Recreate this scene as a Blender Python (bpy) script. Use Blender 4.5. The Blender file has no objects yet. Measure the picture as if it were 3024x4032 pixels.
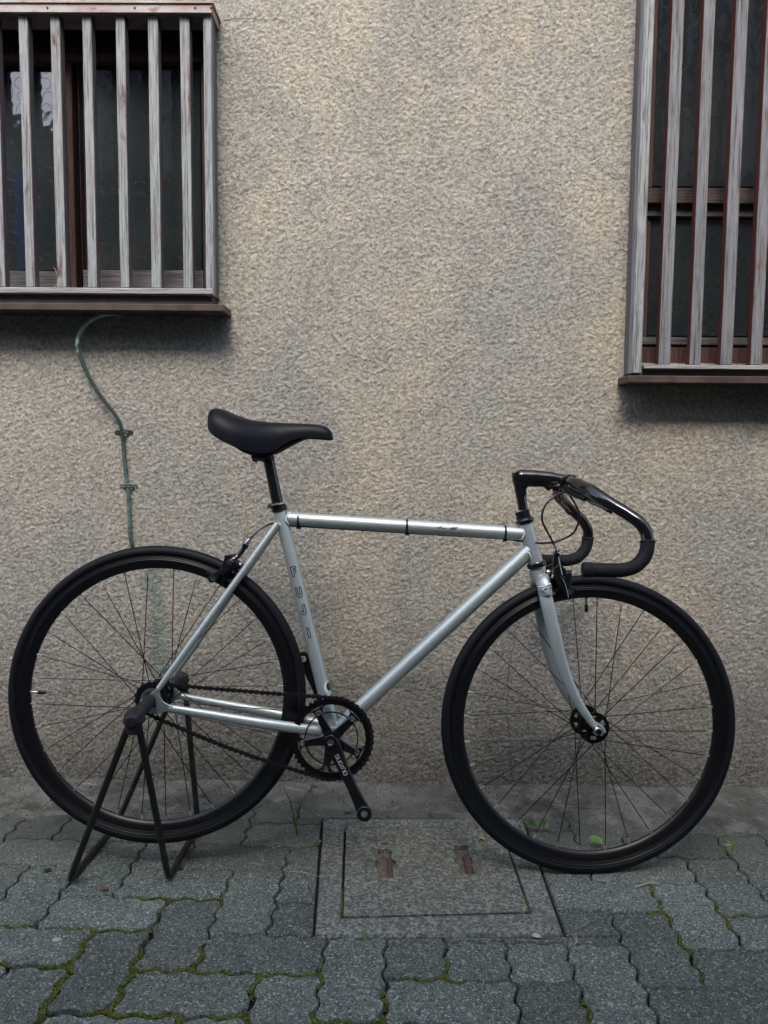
import bpy, bmesh, math, random
from mathutils import Vector, Matrix, noise as mn
random.seed(7)
R = math.radians
scene = bpy.context.scene
COL = scene.collection

# ------------------------------------------------------------------ camera
FPX = 3200.0                                  # focal length in photo pixels (photo is 3024 x 4032)
PITCH, YAW, ROLL = R(5.1), R(0.6), R(0.5)
CAM = Vector((0.0, -2.208, 0.974))
fw = Vector((-math.sin(YAW)*math.cos(PITCH), math.cos(YAW)*math.cos(PITCH), -math.sin(PITCH)))
r0 = Vector((math.cos(YAW), math.sin(YAW), 0)); u0 = r0.cross(fw)
rt = r0*math.cos(ROLL) + u0*math.sin(ROLL); up = u0*math.cos(ROLL) - r0*math.sin(ROLL)
cd = bpy.data.cameras.new('camera'); cam = bpy.data.objects.new('camera', cd); COL.objects.link(cam)
cd.sensor_fit = 'VERTICAL'; cd.sensor_height = 36; cd.lens = FPX/4032*36
cd.clip_start = 0.05; cd.clip_end = 500
cam.matrix_world = Matrix(((rt.x, up.x, -fw.x, CAM.x), (rt.y, up.y, -fw.y, CAM.y), (rt.z, up.z, -fw.z, CAM.z), (0, 0, 0, 1)))
scene.camera = cam

# ------------------------------------------------------------------ light
SUN_EL, SUN_AZ = R(50), R(184)
w = bpy.data.worlds.new('World'); scene.world = w; w.use_nodes = True
nt = w.node_tree; bg = nt.nodes['Background']
sky = nt.nodes.new('ShaderNodeTexSky'); sky.sky_type = 'NISHITA'; sky.sun_disc = False
sky.sun_elevation = SUN_EL; sky.sun_rotation = SUN_AZ; sky.dust_density = 3; sky.air_density = 1.0
nt.links.new(sky.outputs[0], bg.inputs[0]); bg.inputs[1].default_value = 0.15
sl = bpy.data.lights.new('sun', 'SUN'); sl.energy = 1.0; sl.angle = R(22); sl.color = (1, .985, .92)
so = bpy.data.objects.new('sun', sl); COL.objects.link(so)
sd = Vector((math.sin(SUN_AZ)*math.cos(SUN_EL), math.cos(SUN_AZ)*math.cos(SUN_EL), math.sin(SUN_EL)))
so.rotation_euler = sd.to_track_quat('Z', 'Y').to_euler(); so.location = (0, -3, 6)
vs = scene.view_settings
vs.view_transform = 'Standard'; vs.look = 'None'; vs.exposure = 1.64; vs.gamma = 1
vs.use_curve_mapping = False

# ------------------------------------------------------------------ measuring helpers (photo pixel -> point on a real plane)
def ray(x, y): return fw + rt*((x-1512)/FPX) - up*((y-2016)/FPX)
def gnd(x, y, z=0.0):
    d = ray(x, y); t = (z-CAM.z)/d.z; p = CAM + d*t; return Vector((p.x, p.y, z))
def wal(x, y, Y=0.0):
    d = ray(x, y); t = (Y-CAM.y)/d.y; p = CAM + d*t; return Vector((p.x, Y, p.z))
def cg(ox, x, y): return gnd(ox + x/1.62, 3000 + y/1.62)

# ------------------------------------------------------------------ materials
class M:
    def __init__(s, name):
        s.m = bpy.data.materials.new(name); s.m.use_nodes = True
        s.n = s.m.node_tree.nodes; s.l = s.m.node_tree.links; s.b = s.n['Principled BSDF']
        s.co = s.n.new('ShaderNodeTexCoord')
    def set(s, **k):
        for a, v in k.items(): s.b.inputs[a.replace('_', ' ')].default_value = v
        return s
    def vec(s, scale=(1, 1, 1), rnd=False, src='Object'):
        mp = s.n.new('ShaderNodeMapping'); mp.inputs['Scale'].default_value = scale
        if scale[0] == scale[1] == scale[2]: mp.inputs['Rotation'].default_value = (.62, .41, .87)
        s.l.new(s.co.outputs[src], mp.inputs[0])
        if rnd:
            oi = s.n.new('ShaderNodeObjectInfo'); mu = s.n.new('ShaderNodeVectorMath'); mu.operation = 'SCALE'
            cx = s.n.new('ShaderNodeCombineXYZ'); s.l.new(oi.outputs['Random'], cx.inputs[0]); s.l.new(oi.outputs['Random'], cx.inputs[1]); s.l.new(oi.outputs['Random'], cx.inputs[2])
            s.l.new(cx.outputs[0], mu.inputs[0]); mu.inputs['Scale'].default_value = 37.0
            s.l.new(mu.outputs[0], mp.inputs['Location'])
        return mp.outputs[0]
    def noise(s, vec, scale, detail=4, rough=.55, dist=0):
        t = s.n.new('ShaderNodeTexNoise'); t.inputs['Scale'].default_value = scale
        t.inputs['Detail'].default_value = detail; t.inputs['Roughness'].default_value = rough; t.inputs['Distortion'].default_value = dist
        s.l.new(vec, t.inputs['Vector']); return t.outputs[0]
    def vor(s, vec, scale, feat='F1', out=0, rnd=1.0):
        t = s.n.new('ShaderNodeTexVoronoi'); t.feature = feat; t.inputs['Scale'].default_value = scale
        t.inputs['Randomness'].default_value = rnd
        s.l.new(vec, t.inputs['Vector']); return t.outputs[out]
    def ramp(s, fac, stops, interp='LINEAR'):
        t = s.n.new('ShaderNodeValToRGB'); t.color_ramp.interpolation = interp
        e = t.color_ramp.elements
        while len(e) < len(stops): e.new(.5)
        for k, (p, c) in enumerate(stops):
            e[k].position = p
            if not hasattr(c, '__len__'): c = (c, c, c)
            e[k].color = (*c, 1)
        s.l.new(fac, t.inputs[0]); return t.outputs[0]
    def mix(s, fac, a, b, mode='MIX'):
        t = s.n.new('ShaderNodeMix'); t.data_type = 'RGBA'; t.blend_type = mode
        for inp, v in ((t.inputs[0], fac), (t.inputs[6], a), (t.inputs[7], b)):
            if hasattr(v, 'is_linked'): s.l.new(v, inp)
            elif hasattr(v, '__len__'): inp.default_value = (*v, 1)
            else: inp.default_value = v
        return t.outputs[2]
    def math(s, op, a, b=0.0, clamp=False):
        t = s.n.new('ShaderNodeMath'); t.operation = op; t.use_clamp = clamp
        for i, v in ((0, a), (1, b)):
            if hasattr(v, 'is_linked'): s.l.new(v, t.inputs[i])
            else: t.inputs[i].default_value = v
        return t.outputs[0]
    def sep(s, src='Object'):
        t = s.n.new('ShaderNodeSeparateXYZ'); s.l.new(s.co.outputs[src], t.inputs[0]); return t.outputs
    def rng(s, v, a, b, c=0.0, d=1.0):
        t = s.n.new('ShaderNodeMapRange'); t.interpolation_type = 'SMOOTHSTEP'
        for i, x in enumerate((v, a, b, c, d)):
            if hasattr(x, 'is_linked'): s.l.new(x, t.inputs[i])
            else: t.inputs[i].default_value = x
        return t.outputs[0]
    def col(s, c): s.l.new(c, s.b.inputs['Base Color']); return s
    def rough(s, c): s.l.new(c, s.b.inputs['Roughness']); return s
    def bump(s, h, dist, strength=1.0, prev=None):
        t = s.n.new('ShaderNodeBump'); t.inputs['Distance'].default_value = dist; t.inputs['Strength'].default_value = strength
        s.l.new(h, t.inputs['Height'])
        if prev is not None: s.l.new(prev, t.inputs['Normal'])
        s.l.new(t.outputs[0], s.b.inputs['Normal']); return t.outputs[0]

def simple(name, c, rough=.5, metal=0.0, wear=.12, nscale=60, coat=0.0, bump=0.0, spec=None, rv=.06):
    m = M(name); v = m.vec(rnd=True)
    n = m.noise(v, nscale, 5)
    m.col(m.mix(m.rng(n, .3, .75), tuple(x*(1-wear) for x in c), tuple(min(1, x*(1+wear)) for x in c)))
    m.set(Metallic=metal, Coat_Weight=coat)
    if spec is not None: m.set(Specular_IOR_Level=spec)
    m.rough(m.rng(n, .2, .8, max(.02, rough-rv), rough+rv))
    if bump: m.bump(m.noise(v, nscale*6, 3), bump)
    return m.m

def wall_material():
    m = M('stucco'); v = m.vec(); X, Y, Z = m.sep()
    big = m.noise(v, 1.5, 4, .6, .3); med = m.noise(v, 5.0, 5, .6, .4); pat = m.noise(m.vec((1, 1, .6)), 3.1, 6, .65, .8)
    c = m.mix(m.rng(big, .40, .60), (.315, .300, .255), (.435, .375, .280))
    c = m.mix(m.math('MULTIPLY', m.rng(pat, .45, .62), .85), c, (.245, .240, .218))
    c = m.mix(m.math('MULTIPLY', m.rng(med, .56, .72), .45), c, (.44, .355, .275))
    side = m.rng(X, -.35, -.95)                       # greyer, more weathered plaster below the left window
    c = m.mix(m.math('MULTIPLY', side, .6), c, (.34, .325, .295))
    # damp dirt from the paving plus light falloff painted in, ragged upper edge
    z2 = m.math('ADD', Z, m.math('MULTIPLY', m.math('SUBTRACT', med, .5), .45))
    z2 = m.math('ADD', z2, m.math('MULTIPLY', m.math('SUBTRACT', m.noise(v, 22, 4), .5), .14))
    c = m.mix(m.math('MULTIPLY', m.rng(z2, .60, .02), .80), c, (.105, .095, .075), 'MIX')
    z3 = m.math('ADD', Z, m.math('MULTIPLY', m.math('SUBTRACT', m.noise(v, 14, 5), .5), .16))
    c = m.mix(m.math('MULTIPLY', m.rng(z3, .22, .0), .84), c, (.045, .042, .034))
    gx = m.math('ADD', X, m.math('MULTIPLY', m.math('SUBTRACT', med, .5), .10))
    green = m.math('MULTIPLY', m.rng(m.math('ABSOLUTE', m.math('ADD', gx, .655)), .045, .010), m.math('MULTIPLY', m.rng(Z, .66, .60), m.rng(Z, .12, .40)))
    green = m.math('MULTIPLY', green, m.rng(m.noise(v, 30, 4), .25, .6, .35, .9))
    c = m.mix(green, c, (.095, .165, .135))
    hl = m.math('MULTIPLY', m.rng(m.math('ABSOLUTE', m.math('ADD', Z, -.60)), .02, .004), m.rng(m.math('ABSOLUTE', m.math('ADD', X, .27)), .14, .04))
    c = m.mix(m.math('MULTIPLY', hl, .45), c, (.22, .25, .22))
    # grain colour: shading between grains painted in, dark pits and pale tips
    st = m.noise(m.vec((1, 1, .16)), 9, 5, .6, .4)      # faint rain streaks
    c = m.mix(m.math('MULTIPLY', m.rng(st, .52, .72), .35), c, (.27, .265, .245))
    g1 = m.noise(v, 88, 8, .76); g2 = m.noise(v, 190, 5, .75)
    g = m.math('ADD', m.math('MULTIPLY', g1, .6), m.math('MULTIPLY', g2, .4))
    c = m.mix(m.rng(g, .60, .38, 0, 1), m.mix(.22, c, (.80, .78, .71)), m.mix(.58, c, (.09, .085, .07)))
    m.col(c); m.set(Roughness=.93, Specular_IOR_Level=.2)
    b = m.bump(m.noise(v, 26, 4), .005, .4)
    m.bump(g, .006, 1.0, b)
    return m.m

def paver_material():
    m = M('paver_concrete'); v = m.vec(); vr = m.vec(rnd=True)
    a = m.noise(vr, 4, 5, .6); s1 = m.noise(v, 190, 5, .85); s2 = m.vor(v, 210, 'F1', 1)
    c = m.mix(m.rng(a, .3, .7), (.090, .110, .088), (.132, .153, .126))
    lich = m.noise(v, 11, 6, .7, .6)
    c = m.mix(m.math('MULTIPLY', m.rng(lich, .52, .70), .40), c, (.120, .175, .125))
    c = m.mix(m.rng(s1, .44, .56, 0, 1), m.mix(.45, c, (.02, .025, .024)), m.mix(.17, c, (.32, .36, .33)))
    bit = m.rng(m.noise(v, 260, 1, .4), .66, .70)
    c = m.mix(m.math('MULTIPLY', bit, .9), c, (.46, .47, .43))
    sc_ = m.n.new('ShaderNodeSeparateColor'); m.l.new(m.vor(v, 240, 'F1', 1), sc_.inputs[0])
    c = m.mix(m.math('MULTIPLY', m.math('GREATER_THAN', sc_.outputs[0], .93), .55), c, (.36, .37, .34))
    c = m.mix(m.math('MULTIPLY', m.math('LESS_THAN', sc_.outputs[1], .16), .6), c, (.03, .034, .032))
    oi = m.n.new('ShaderNodeObjectInfo'); vv = m.rng(oi.outputs['Random'], 0, 1, .80, 1.18)
    cx = m.n.new('ShaderNodeCombineColor')
    for k in range(3): m.l.new(vv, cx.inputs[k])
    c = m.mix(1.0, c, cx.outputs[0], 'MULTIPLY')
    _, Y, _z = m.sep()
    yy = m.math('ADD', Y, m.math('MULTIPLY', m.math('SUBTRACT', m.noise(v, 7, 5), .5), .22))
    c = m.mix(m.math('MULTIPLY', m.rng(yy, -.50, -.24), .70), c, (.070, .074, .058))   # earth washed over the paving by the wall
    m.col(c); m.set(Roughness=.92, Specular_IOR_Level=.35)
    b = m.bump(m.noise(v, 60, 4), .003, .6)
    m.bump(s1, .0028, 1.0, b)
    return m.m

def aggregate_material(name, lo, hi):
    m = M(name); v = m.vec()
    s1 = m.noise(v, 150, 5, .8); a = m.noise(v, 7, 5, .6); s2 = m.noise(v, 90, 2, .5)
    c = m.mix(m.rng(s1, .45, .55), lo, hi)
    sc_ = m.n.new('ShaderNodeSeparateColor'); m.l.new(m.vor(v, 165, 'F1', 1), sc_.inputs[0])
    c = m.mix(m.math('MULTIPLY', m.math('GREATER_THAN', sc_.outputs[0], .70), .75), c, tuple(min(.7, x*1.5) for x in hi))
    c = m.mix(m.math('MULTIPLY', m.math('LESS_THAN', sc_.outputs[1], .25), .7), c, (.045, .045, .048))
    c = m.mix(m.math('MULTIPLY', m.rng(m.vor(v, 70, 'F1', 0), .16, .12), m.rng(m.noise(v, 31, 1), .55, .62)), c, (.26, .17, .12))
    X, Y, Z = m.sep()
    yy = m.math('ADD', Y, m.math('MULTIPLY', m.math('SUBTRACT', a, .5), .35))
    c = m.mix(m.math('MULTIPLY', m.rng(yy, -.50, -.20), .66), c, (.075, .074, .060))
    m.col(c); m.set(Roughness=.9, Specular_IOR_Level=.3)
    b = m.bump(m.noise(v, 40, 4), .003, .5); m.bump(s1, .003, 1.0, b)
    return m.m

def cement_material():
    m = M('old_cement'); v = m.vec()
    a = m.noise(v, 5, 6, .65, .5); s = m.noise(v, 230, 3, .7); b2 = m.noise(v, 18, 5, .65)
    c = m.mix(m.rng(a, .35, .65), (.062, .066, .054), (.165, .168, .148))
    c = m.mix(m.math('MULTIPLY', m.rng(b2, .50, .64), .6), c, (.22, .215, .19))
    c = m.mix(m.rng(s, .4, .62), m.mix(.35, c, (.03, .03, .025)), c)
    c = m.mix(m.rng(m.noise(v, 300, 1), .70, .73), c, (.30, .29, .26))
    m.col(c); m.set(Roughness=.93, Specular_IOR_Level=.25)
    p = m.bump(b2, .008, .7); m.bump(s, .003, 1.0, p)
    return m.m

def wood_material(name, pale, dark, red=None, redamt=0.0, dim=1.0, axis='Z'):
    m = M(name)
    sc = {'Z': (1, 1, .03), 'X': (.03, 1, 1)}[axis]
    v = m.vec(sc, rnd=True); v2 = m.vec({'Z': (1, 1, .3), 'X': (.3, 1, 1)}[axis], rnd=True)
    n = m.noise(v, 260, 5, .7, .25); f = m.noise(v, 520, 2, .6); L = m.noise(v2, 14, 4, .6)
    pale = tuple(x*dim for x in pale); dark = tuple(x*dim for x in dark)
    c = m.mix(m.rng(n, .34, .56), dark, pale)
    c = m.mix(m.rng(f, .55, .68, 0, .55), c, tuple(x*.55 for x in dark))
    c = m.mix(m.rng(L, .45, .75, 0, .5), c, tuple(x*k for x, k in zip(pale, (.72, .66, .62))))
    if red:
        k = m.rng(m.noise(m.vec({'Z': (1, 1, .25), 'X': (.25, 1, 1)}[axis], rnd=True), 11, 6, .7, .4), .72-redamt, .80-redamt)
        k = m.math('MULTIPLY', k, m.rng(f, .35, .55, .25, 1))
        c = m.mix(k, c, red)
    m.col(c); m.set(Roughness=.82, Specular_IOR_Level=.3)
    m.bump(n, .0022, .9)
    return m.m

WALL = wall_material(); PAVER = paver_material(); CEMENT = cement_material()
AGG = aggregate_material('washed_aggregate', (.125, .140, .126), (.36, .395, .355))
AGG2 = aggregate_material('washed_aggregate_lid', (.098, .108, .094), (.36, .39, .335))
WOOD = wood_material('grey_wood', (.31, .325, .33), (.085, .078, .072), (.10, .045, .04), .13)
WOOD2 = wood_material('grey_wood_right', (.20, .205, .215), (.065, .060, .060), (.14, .045, .035), .13)
WOODX = wood_material('grey_wood_rail', (.33, .33, .33), (.15, .145, .14), axis='X')
WOODIN = wood_material('frame_wood', (.095, .052, .044), (.035, .020, .018))
WOODINX = wood_material('frame_wood_flat', (.14, .135, .14), (.05, .042, .042), (.10, .03, .025), .1, axis='X')
WOODRAIL = wood_material('rail_wood', (.085, .062, .055), (.03, .022, .02), (.10, .03, .025), .12, axis='X')
WOODRAIL2 = wood_material('rail_wood_lower', (.115, .105, .095), (.06, .052, .048), axis='X')
WOODSIDE = wood_material('slat_side', (.17, .15, .15), (.06, .045, .045), (.12, .05, .04), .1)
REDSIDE = wood_material('slat_side_red', (.13, .036, .03), (.07, .022, .02))
BROWNMETAL = simple('brown_sheet_metal', (.055, .038, .032), .55, 0, .35, 18)
def copper_cap():
    m = M('weathered_cap'); v = m.vec((.5, 1, 1))
    n = m.noise(v, 14, 6, .65, .4); n2 = m.noise(v, 45, 5, .7)
    c = m.mix(m.rng(n, .35, .65), (.26, .19, .17), (.36, .33, .31))
    c = m.mix(m.math('MULTIPLY', m.rng(n2, .55, .66), .8), c, (.20, .09, .06))
    c = m.mix(m.math('MULTIPLY', m.rng(n2, .42, .34), .6), c, (.28, .33, .32))
    m.col(c); m.set(Roughness=.6, Metallic=.15); m.bump(n2, .001, .5); return m.m
CAP = copper_cap()
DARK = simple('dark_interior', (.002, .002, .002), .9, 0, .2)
PIT = simple('pit_mortar', (.15, .13, .10), .95, 0, .5, 120, bump=.003)
SOIL = simple('joint_soil', (.010, .010, .008), .95, 0, .5, 90, bump=.004)
GLASS = M('figured_glass')
_v = GLASS.vec(); GLASS.set(Roughness=.05, Specular_IOR_Level=1.0); GLASS.col(GLASS.mix(GLASS.rng(GLASS.noise(_v, 3, 3), .3, .7), (.020, .026, .028), (.036, .042, .042)))
GLASS.bump(GLASS.noise(_v, 14, 2), .004, .25); GLASS = GLASS.m
RELIEF = simple('glass_relief', (.045, .052, .054), .2, 0, .1)
def silver_paint():
    m = M('silver_paint'); v = m.vec(); n = m.noise(v, 900, 2, .6)
    m.col(m.mix(m.rng(n, .3, .7), (.42, .475, .475), (.49, .545, .54)))
    m.set(Metallic=.70, Roughness=.48, Coat_Weight=.06, Coat_Roughness=.3); m.bump(n, .0001, .3); return m.m
SILVER = silver_paint()
SILVERDK = simple('silver_plate', (.36, .40, .42), .42, .8, .06)
WELD = simple('weld_bead', (.58, .62, .62), .38, .7, .1, 300)
TYRE = simple('tyre_rubber', (.0042, .0056, .0082), .58, 0, .15, 40, bump=.0002, spec=.20)
RIM = simple('rim_anodised', (.004, .004, .005), .33, 0, .1, 8, spec=.40, rv=.01)
GLOSS = simple('gloss_black', (.006, .006, .007), .10, 0, .1, 80, coat=.5)
SATIN = simple('satin_black', (.006, .006, .007), .34, 0, .15, 20, spec=.35, rv=.02)
HUBM = simple('hub_black', (.004, .004, .004), .35, 0, .1, 8, spec=.22, rv=.01)
CHAINM = simple('chain_black', (.030, .030, .032), .35, .7, .3, 300)
SADDLEM = simple('saddle_vinyl', (.0032, .0045, .0075), .40, 0, .1, 200, bump=.0003, spec=.16)
GRIPM = M('grip_rubber')
_v = GRIPM.vec(); GRIPM.col(GRIPM.mix(GRIPM.rng(GRIPM.vor(_v, 520, 'F1', 0), .2, .7), (.018, .020, .024), (.006, .007, .009)))
GRIPM.set(Roughness=.7, Specular_IOR_Level=.2); GRIPM.bump(GRIPM.vor(_v, 520, 'F1', 0), .0006, .8); GRIPM = GRIPM.m
HOUSING = simple('cable_housing', (.010, .010, .013), .30, 0, .1)
STEEL = simple('bright_steel', (.62, .62, .60), .18, 1.0, .08)
NIPM = simple('nipple_metal', (.36, .36, .35), .4, .6, .1)
DULLSTEEL = simple('dull_steel', (.42, .42, .41), .35, 1.0, .15)
STANDM = M('stand_paint')
_v = STANDM.vec(); STANDM.col(STANDM.mix(STANDM.rng(STANDM.noise(_v, 35, 5, .7), .58, .70), (.007, .007, .007), (.055, .038, .028)))
STANDM.set(Roughness=.45); STANDM = STANDM.m
STANDRUB = simple('stand_rubber', (.014, .015, .018), .62, 0, .3, 60, spec=.3)
INK = simple('decal_ink', (.012, .014, .022), .5)
WHITEINK = simple('decal_white', (.38, .40, .41), .5)
MARK = simple('sticker_pale', (.55, .68, .70), .5)
def verdigris():
    m = M('verdigris'); v = m.vec(); X, Y, Z = m.sep()
    n = m.noise(v, 60, 5, .7); k = m.math('ADD', Z, m.math('MULTIPLY', m.math('SUBTRACT', n, .5), .14))
    pale = m.rng(k, 1.19, 1.235)
    c = m.mix(pale, (.022, .040, .036), (.44, .64, .58))
    low = m.rng(k, 1.0, .86)
    c = m.mix(m.math('MULTIPLY', low, m.rng(n, .4, .6, .2, .8)), c, (.12, .20, .175))
    c = m.mix(m.rng(m.noise(v, 140, 4, .7), .60, .66), c, (.02, .03, .03))
    m.col(c); m.set(Roughness=.7); m.bump(n, .002, .6); return m.m
VERD = verdigris()
MOSS = M('moss')
_v = MOSS.vec(); MOSS.col(MOSS.mix(MOSS.rng(MOSS.noise(_v, 70, 4, .7), .35, .65), (.050, .062, .008), (.14, .16, .014)))
MOSS.set(Roughness=.95); MOSS.bump(MOSS.noise(_v, 900, 2), .002, 1); MOSS = MOSS.m
LEAF = simple('leaf_green', (.045, .10, .025), .5, 0, .35, 60)
LEAF2 = simple('leaf_pale_green', (.13, .21, .11), .5, 0, .25, 60)
STRAW = simple('dry_straw', (.33, .27, .17), .8, 0, .3, 80)
DEADLEAF = simple('dead_leaf', (.16, .065, .045), .7, 0, .4, 60)
RUST = simple('rust', (.085, .048, .040), .8, 0, .35, 120, bump=.001)
CRACKM = simple('crack_shadow_dirt', (.035, .03, .024), .95, 0, .3)
PUTTY = simple('old_putty', (.36, .36, .31), .85)

# ------------------------------------------------------------------ mesh helpers
def link(name, verts, faces, mat, parent=None, smooth=None, mats=None, mi=None, loc=None):
    me = bpy.data.meshes.new(name); me.from_pydata([tuple(v) for v in verts], [], faces); me.update()
    for x in (mats or [mat]): me.materials.append(x)
    if mi: me.polygons.foreach_set('material_index', mi)
    bm = bmesh.new(); bm.from_mesh(me); bmesh.ops.recalc_face_normals(bm, faces=bm.faces); bm.to_mesh(me); bm.free()
    if smooth is not None:
        me.shade_smooth()
        if smooth < 180: me.set_sharp_from_angle(angle=R(smooth))
    o = bpy.data.objects.new(name, me); COL.objects.link(o)
    if parent: o.parent = parent
    if loc: o.location = loc
    return o
def empty(name, loc=(0, 0, 0), parent=None):
    o = bpy.data.objects.new(name, None); COL.objects.link(o); o.location = loc; o.empty_display_size = .1
    if parent: o.parent = parent
    return o
def tag(o, label=None, cat=None, group=None, kind=None):
    if label: o['label'] = label
    if cat: o['category'] = cat
    if group: o['group'] = group
    if kind: o['kind'] = kind
    return o
class G:                                             # geometry collector: everything in it becomes one mesh
    def __init__(s): s.v = []; s.f = []
    def add(s, v, f):
        b = len(s.v); s.v += [Vector(x) for x in v]; s.f += [tuple(b+i for i in q) for q in f]; return s
    def box(s, a, b):
        x0, y0, z0 = a; x1, y1, z1 = b
        return s.add([(x0, y0, z0), (x1, y0, z0), (x1, y1, z0), (x0, y1, z0), (x0, y0, z1), (x1, y0, z1), (x1, y1, z1), (x0, y1, z1)],
                     [(0, 3, 2, 1), (4, 5, 6, 7), (0, 1, 5, 4), (1, 2, 6, 5), (2, 3, 7, 6), (3, 0, 4, 7)])
    def cbox(s, a, b, c=.002):                        # chamfered box (12 edges)
        bm = bmesh.new(); x = [(p+q)/2 for p, q in zip(a, b)]; d = [abs(q-p) for p, q in zip(a, b)]
        bmesh.ops.create_cube(bm, size=1, matrix=Matrix.Translation(x) @ Matrix.Diagonal((*d, 1)))
        bmesh.ops.bevel(bm, geom=list(bm.edges), offset=c, segments=1, affect='EDGES')
        bm.verts.index_update(); s.add([v.co for v in bm.verts], [[v.index for v in f.verts] for f in bm.faces]); bm.free(); return s
    def tube(s, pts, rad, seg=16, cap=True, closed=False, flat=1.0, ref=None, wide=None):
        """rad: number or list; flat squashes along the second frame axis"""
        pts = [Vector(p) for p in pts]; n = len(pts)
        rad = rad if hasattr(rad, '__len__') else [rad]*n
        wide = wide if hasattr(wide, '__len__') else [1.0]*n
        T = []
        for i in range(n):
            if closed: t = pts[(i+1) % n]-pts[i-1]
            else: t = pts[min(i+1, n-1)]-pts[max(i-1, 0)]
            T.append(t.normalized())
        nrm = Vector(ref) if ref is not None else (Vector((0, 1, 0)) if abs(T[0].y) < .9 else Vector((1, 0, 0)))
        vs_, fs = [], []
        for i in range(n):
            nrm = (nrm - T[i]*nrm.dot(T[i])).normalized(); bi = T[i].cross(nrm)
            for k in range(seg):
                a = 2*math.pi*k/seg
                vs_.append(pts[i] + nrm*(rad[i]*flat*math.cos(a)) + bi*(rad[i]*wide[i]*math.sin(a)))
        m_ = n if closed else n-1
        for i in range(m_):
            j = (i+1) % n
            for k in range(seg):
                l = (k+1) % seg
                fs.append((i*seg+k, i*seg+l, j*seg+l, j*seg+k))
        if cap and not closed:
            fs.append(tuple(range(seg))); fs.append(tuple(range((n-1)*seg, n*seg)))
        return s.add(vs_, fs)
    def lathe(s, prof, c, axis=(0, 1, 0), seg=48, closed=False):
        """prof: (radius, offset along axis); caps radius-0 ends"""
        c = Vector(c); ax = Vector(axis).normalized()
        a0 = Vector((0, 0, 1)) if abs(ax.z) < .9 else Vector((1, 0, 0))
        p = (a0-ax*a0.dot(ax)).normalized(); q = ax.cross(p); n = len(prof)
        v = []; f = []
        for k in range(seg):
            a = 2*math.pi*k/seg; d = p*math.cos(a)+q*math.sin(a)
            v += [c + d*r_ + ax*o_ for r_, o_ in prof]
        for k in range(seg):
            l = (k+1) % seg
            for i in range(n if closed else n-1):
                j = (i+1) % n
                f.append((k*n+i, k*n+j, l*n+j, l*n+i))
        if not closed:
            if prof[0][0] > 1e-6: f.append(tuple(k*n for k in range(seg)))
            if prof[-1][0] > 1e-6: f.append(tuple(k*n+n-1 for k in range(seg)))
        return s.add(v, f)
    def prism(s, poly, y0, y1, ch=0.0):               # polygon in the x,z plane extruded along y
        n = len(poly); v = [(x, y0+ch, z) for x, z in poly] + [(x, y1-ch, z) for x, z in poly]
        f = [(i, (i+1) % n, n+(i+1) % n, n+i) for i in range(n)]
        if ch:
            cx = sum(p[0] for p in poly)/n; cz = sum(p[1] for p in poly)/n
            ins = inset2(poly, ch)
            v += [(x, y0, z) for x, z in ins] + [(x, y1, z) for x, z in ins]
            f += [(i, (i+1) % n, 2*n+(i+1) % n, 2*n+i) for i in range(n)] + [(n+i, n+(i+1) % n, 3*n+(i+1) % n, 3*n+i) for i in range(n)]
            f += [tuple(range(2*n, 3*n)), tuple(range(3*n, 4*n))]
        else: f += [tuple(range(n)), tuple(range(n, 2*n))]
        return s.add(v, f)
    def obj(s, name, mat, parent=None, smooth=30, **k): return link(name, s.v, s.f, mat, parent, smooth, **k)
def inset2(poly, d):
    df = d if callable(d) else (lambda p: d)
    n = len(poly); area = sum(poly[i][0]*poly[(i+1) % n][1]-poly[(i+1) % n][0]*poly[i][1] for i in range(n))
    sgn = 1 if area > 0 else -1; out = []
    for i in range(n):
        a, b, c = Vector(poly[i-1]), Vector(poly[i]), Vector(poly[(i+1) % n])
        e1, e2 = (b-a), (c-b)
        if e1.length < 1e-7 or e2.length < 1e-7: out.append(tuple(b)); continue
        e1.normalize(); e2.normalize()
        n1 = Vector((-e1.y, e1.x))*sgn; n2 = Vector((-e2.y, e2.x))*sgn; m_ = n1+n2
        if m_.length < .2: m_ = n1
        m_.normalize(); k = min(1.8, 1/max(.4, m_.dot(n1)))
        out.append(tuple(b+m_*df(b)*k))
    return out
def crom(pts, sub=6, closed=False):
    pts = [Vector(p) for p in pts]; n = len(pts); out = []
    for i in range(n if closed else n-1):
        if closed: p = [pts[(i+k-1) % n] for k in range(4)]
        else: p = [pts[max(0, i-1)], pts[i], pts[i+1], pts[min(n-1, i+2)]]
        for j in range(sub):
            t = j/sub
            out.append(.5*((2*p[1]) + (p[2]-p[0])*t + (2*p[0]-5*p[1]+4*p[2]-p[3])*t*t + (3*p[1]-p[0]-3*p[2]+p[3])*t**3))
    if not closed: out.append(pts[-1])
    return out
def slab(xs, ys, holes, fmap, depth):
    """grid plate with missing cells; fmap(x,y,k) -> point, k=0 front, 1 back"""
    idx = {}; v = []; f = []
    def vid(i, j, k):
        if (i, j, k) not in idx: idx[(i, j, k)] = len(v); v.append(fmap(xs[i], ys[j], k))
        return idx[(i, j, k)]
    nx, ny = len(xs)-1, len(ys)-1
    solid = lambda i, j: 0 <= i < nx and 0 <= j < ny and (i, j) not in holes
    for i in range(nx):
        for j in range(ny):
            if not solid(i, j): continue
            for k in (0, 1): f.append((vid(i, j, k), vid(i+1, j, k), vid(i+1, j+1, k), vid(i, j+1, k)))
            for di, dj, a, b in ((-1, 0, (i, j), (i, j+1)), (1, 0, (i+1, j), (i+1, j+1)), (0, -1, (i, j), (i+1, j)), (0, 1, (i, j+1), (i+1, j+1))):
                if not solid(i+di, j+dj): f.append((vid(*a, 0), vid(*b, 0), vid(*b, 1), vid(*a, 1)))
    return v, f

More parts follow.
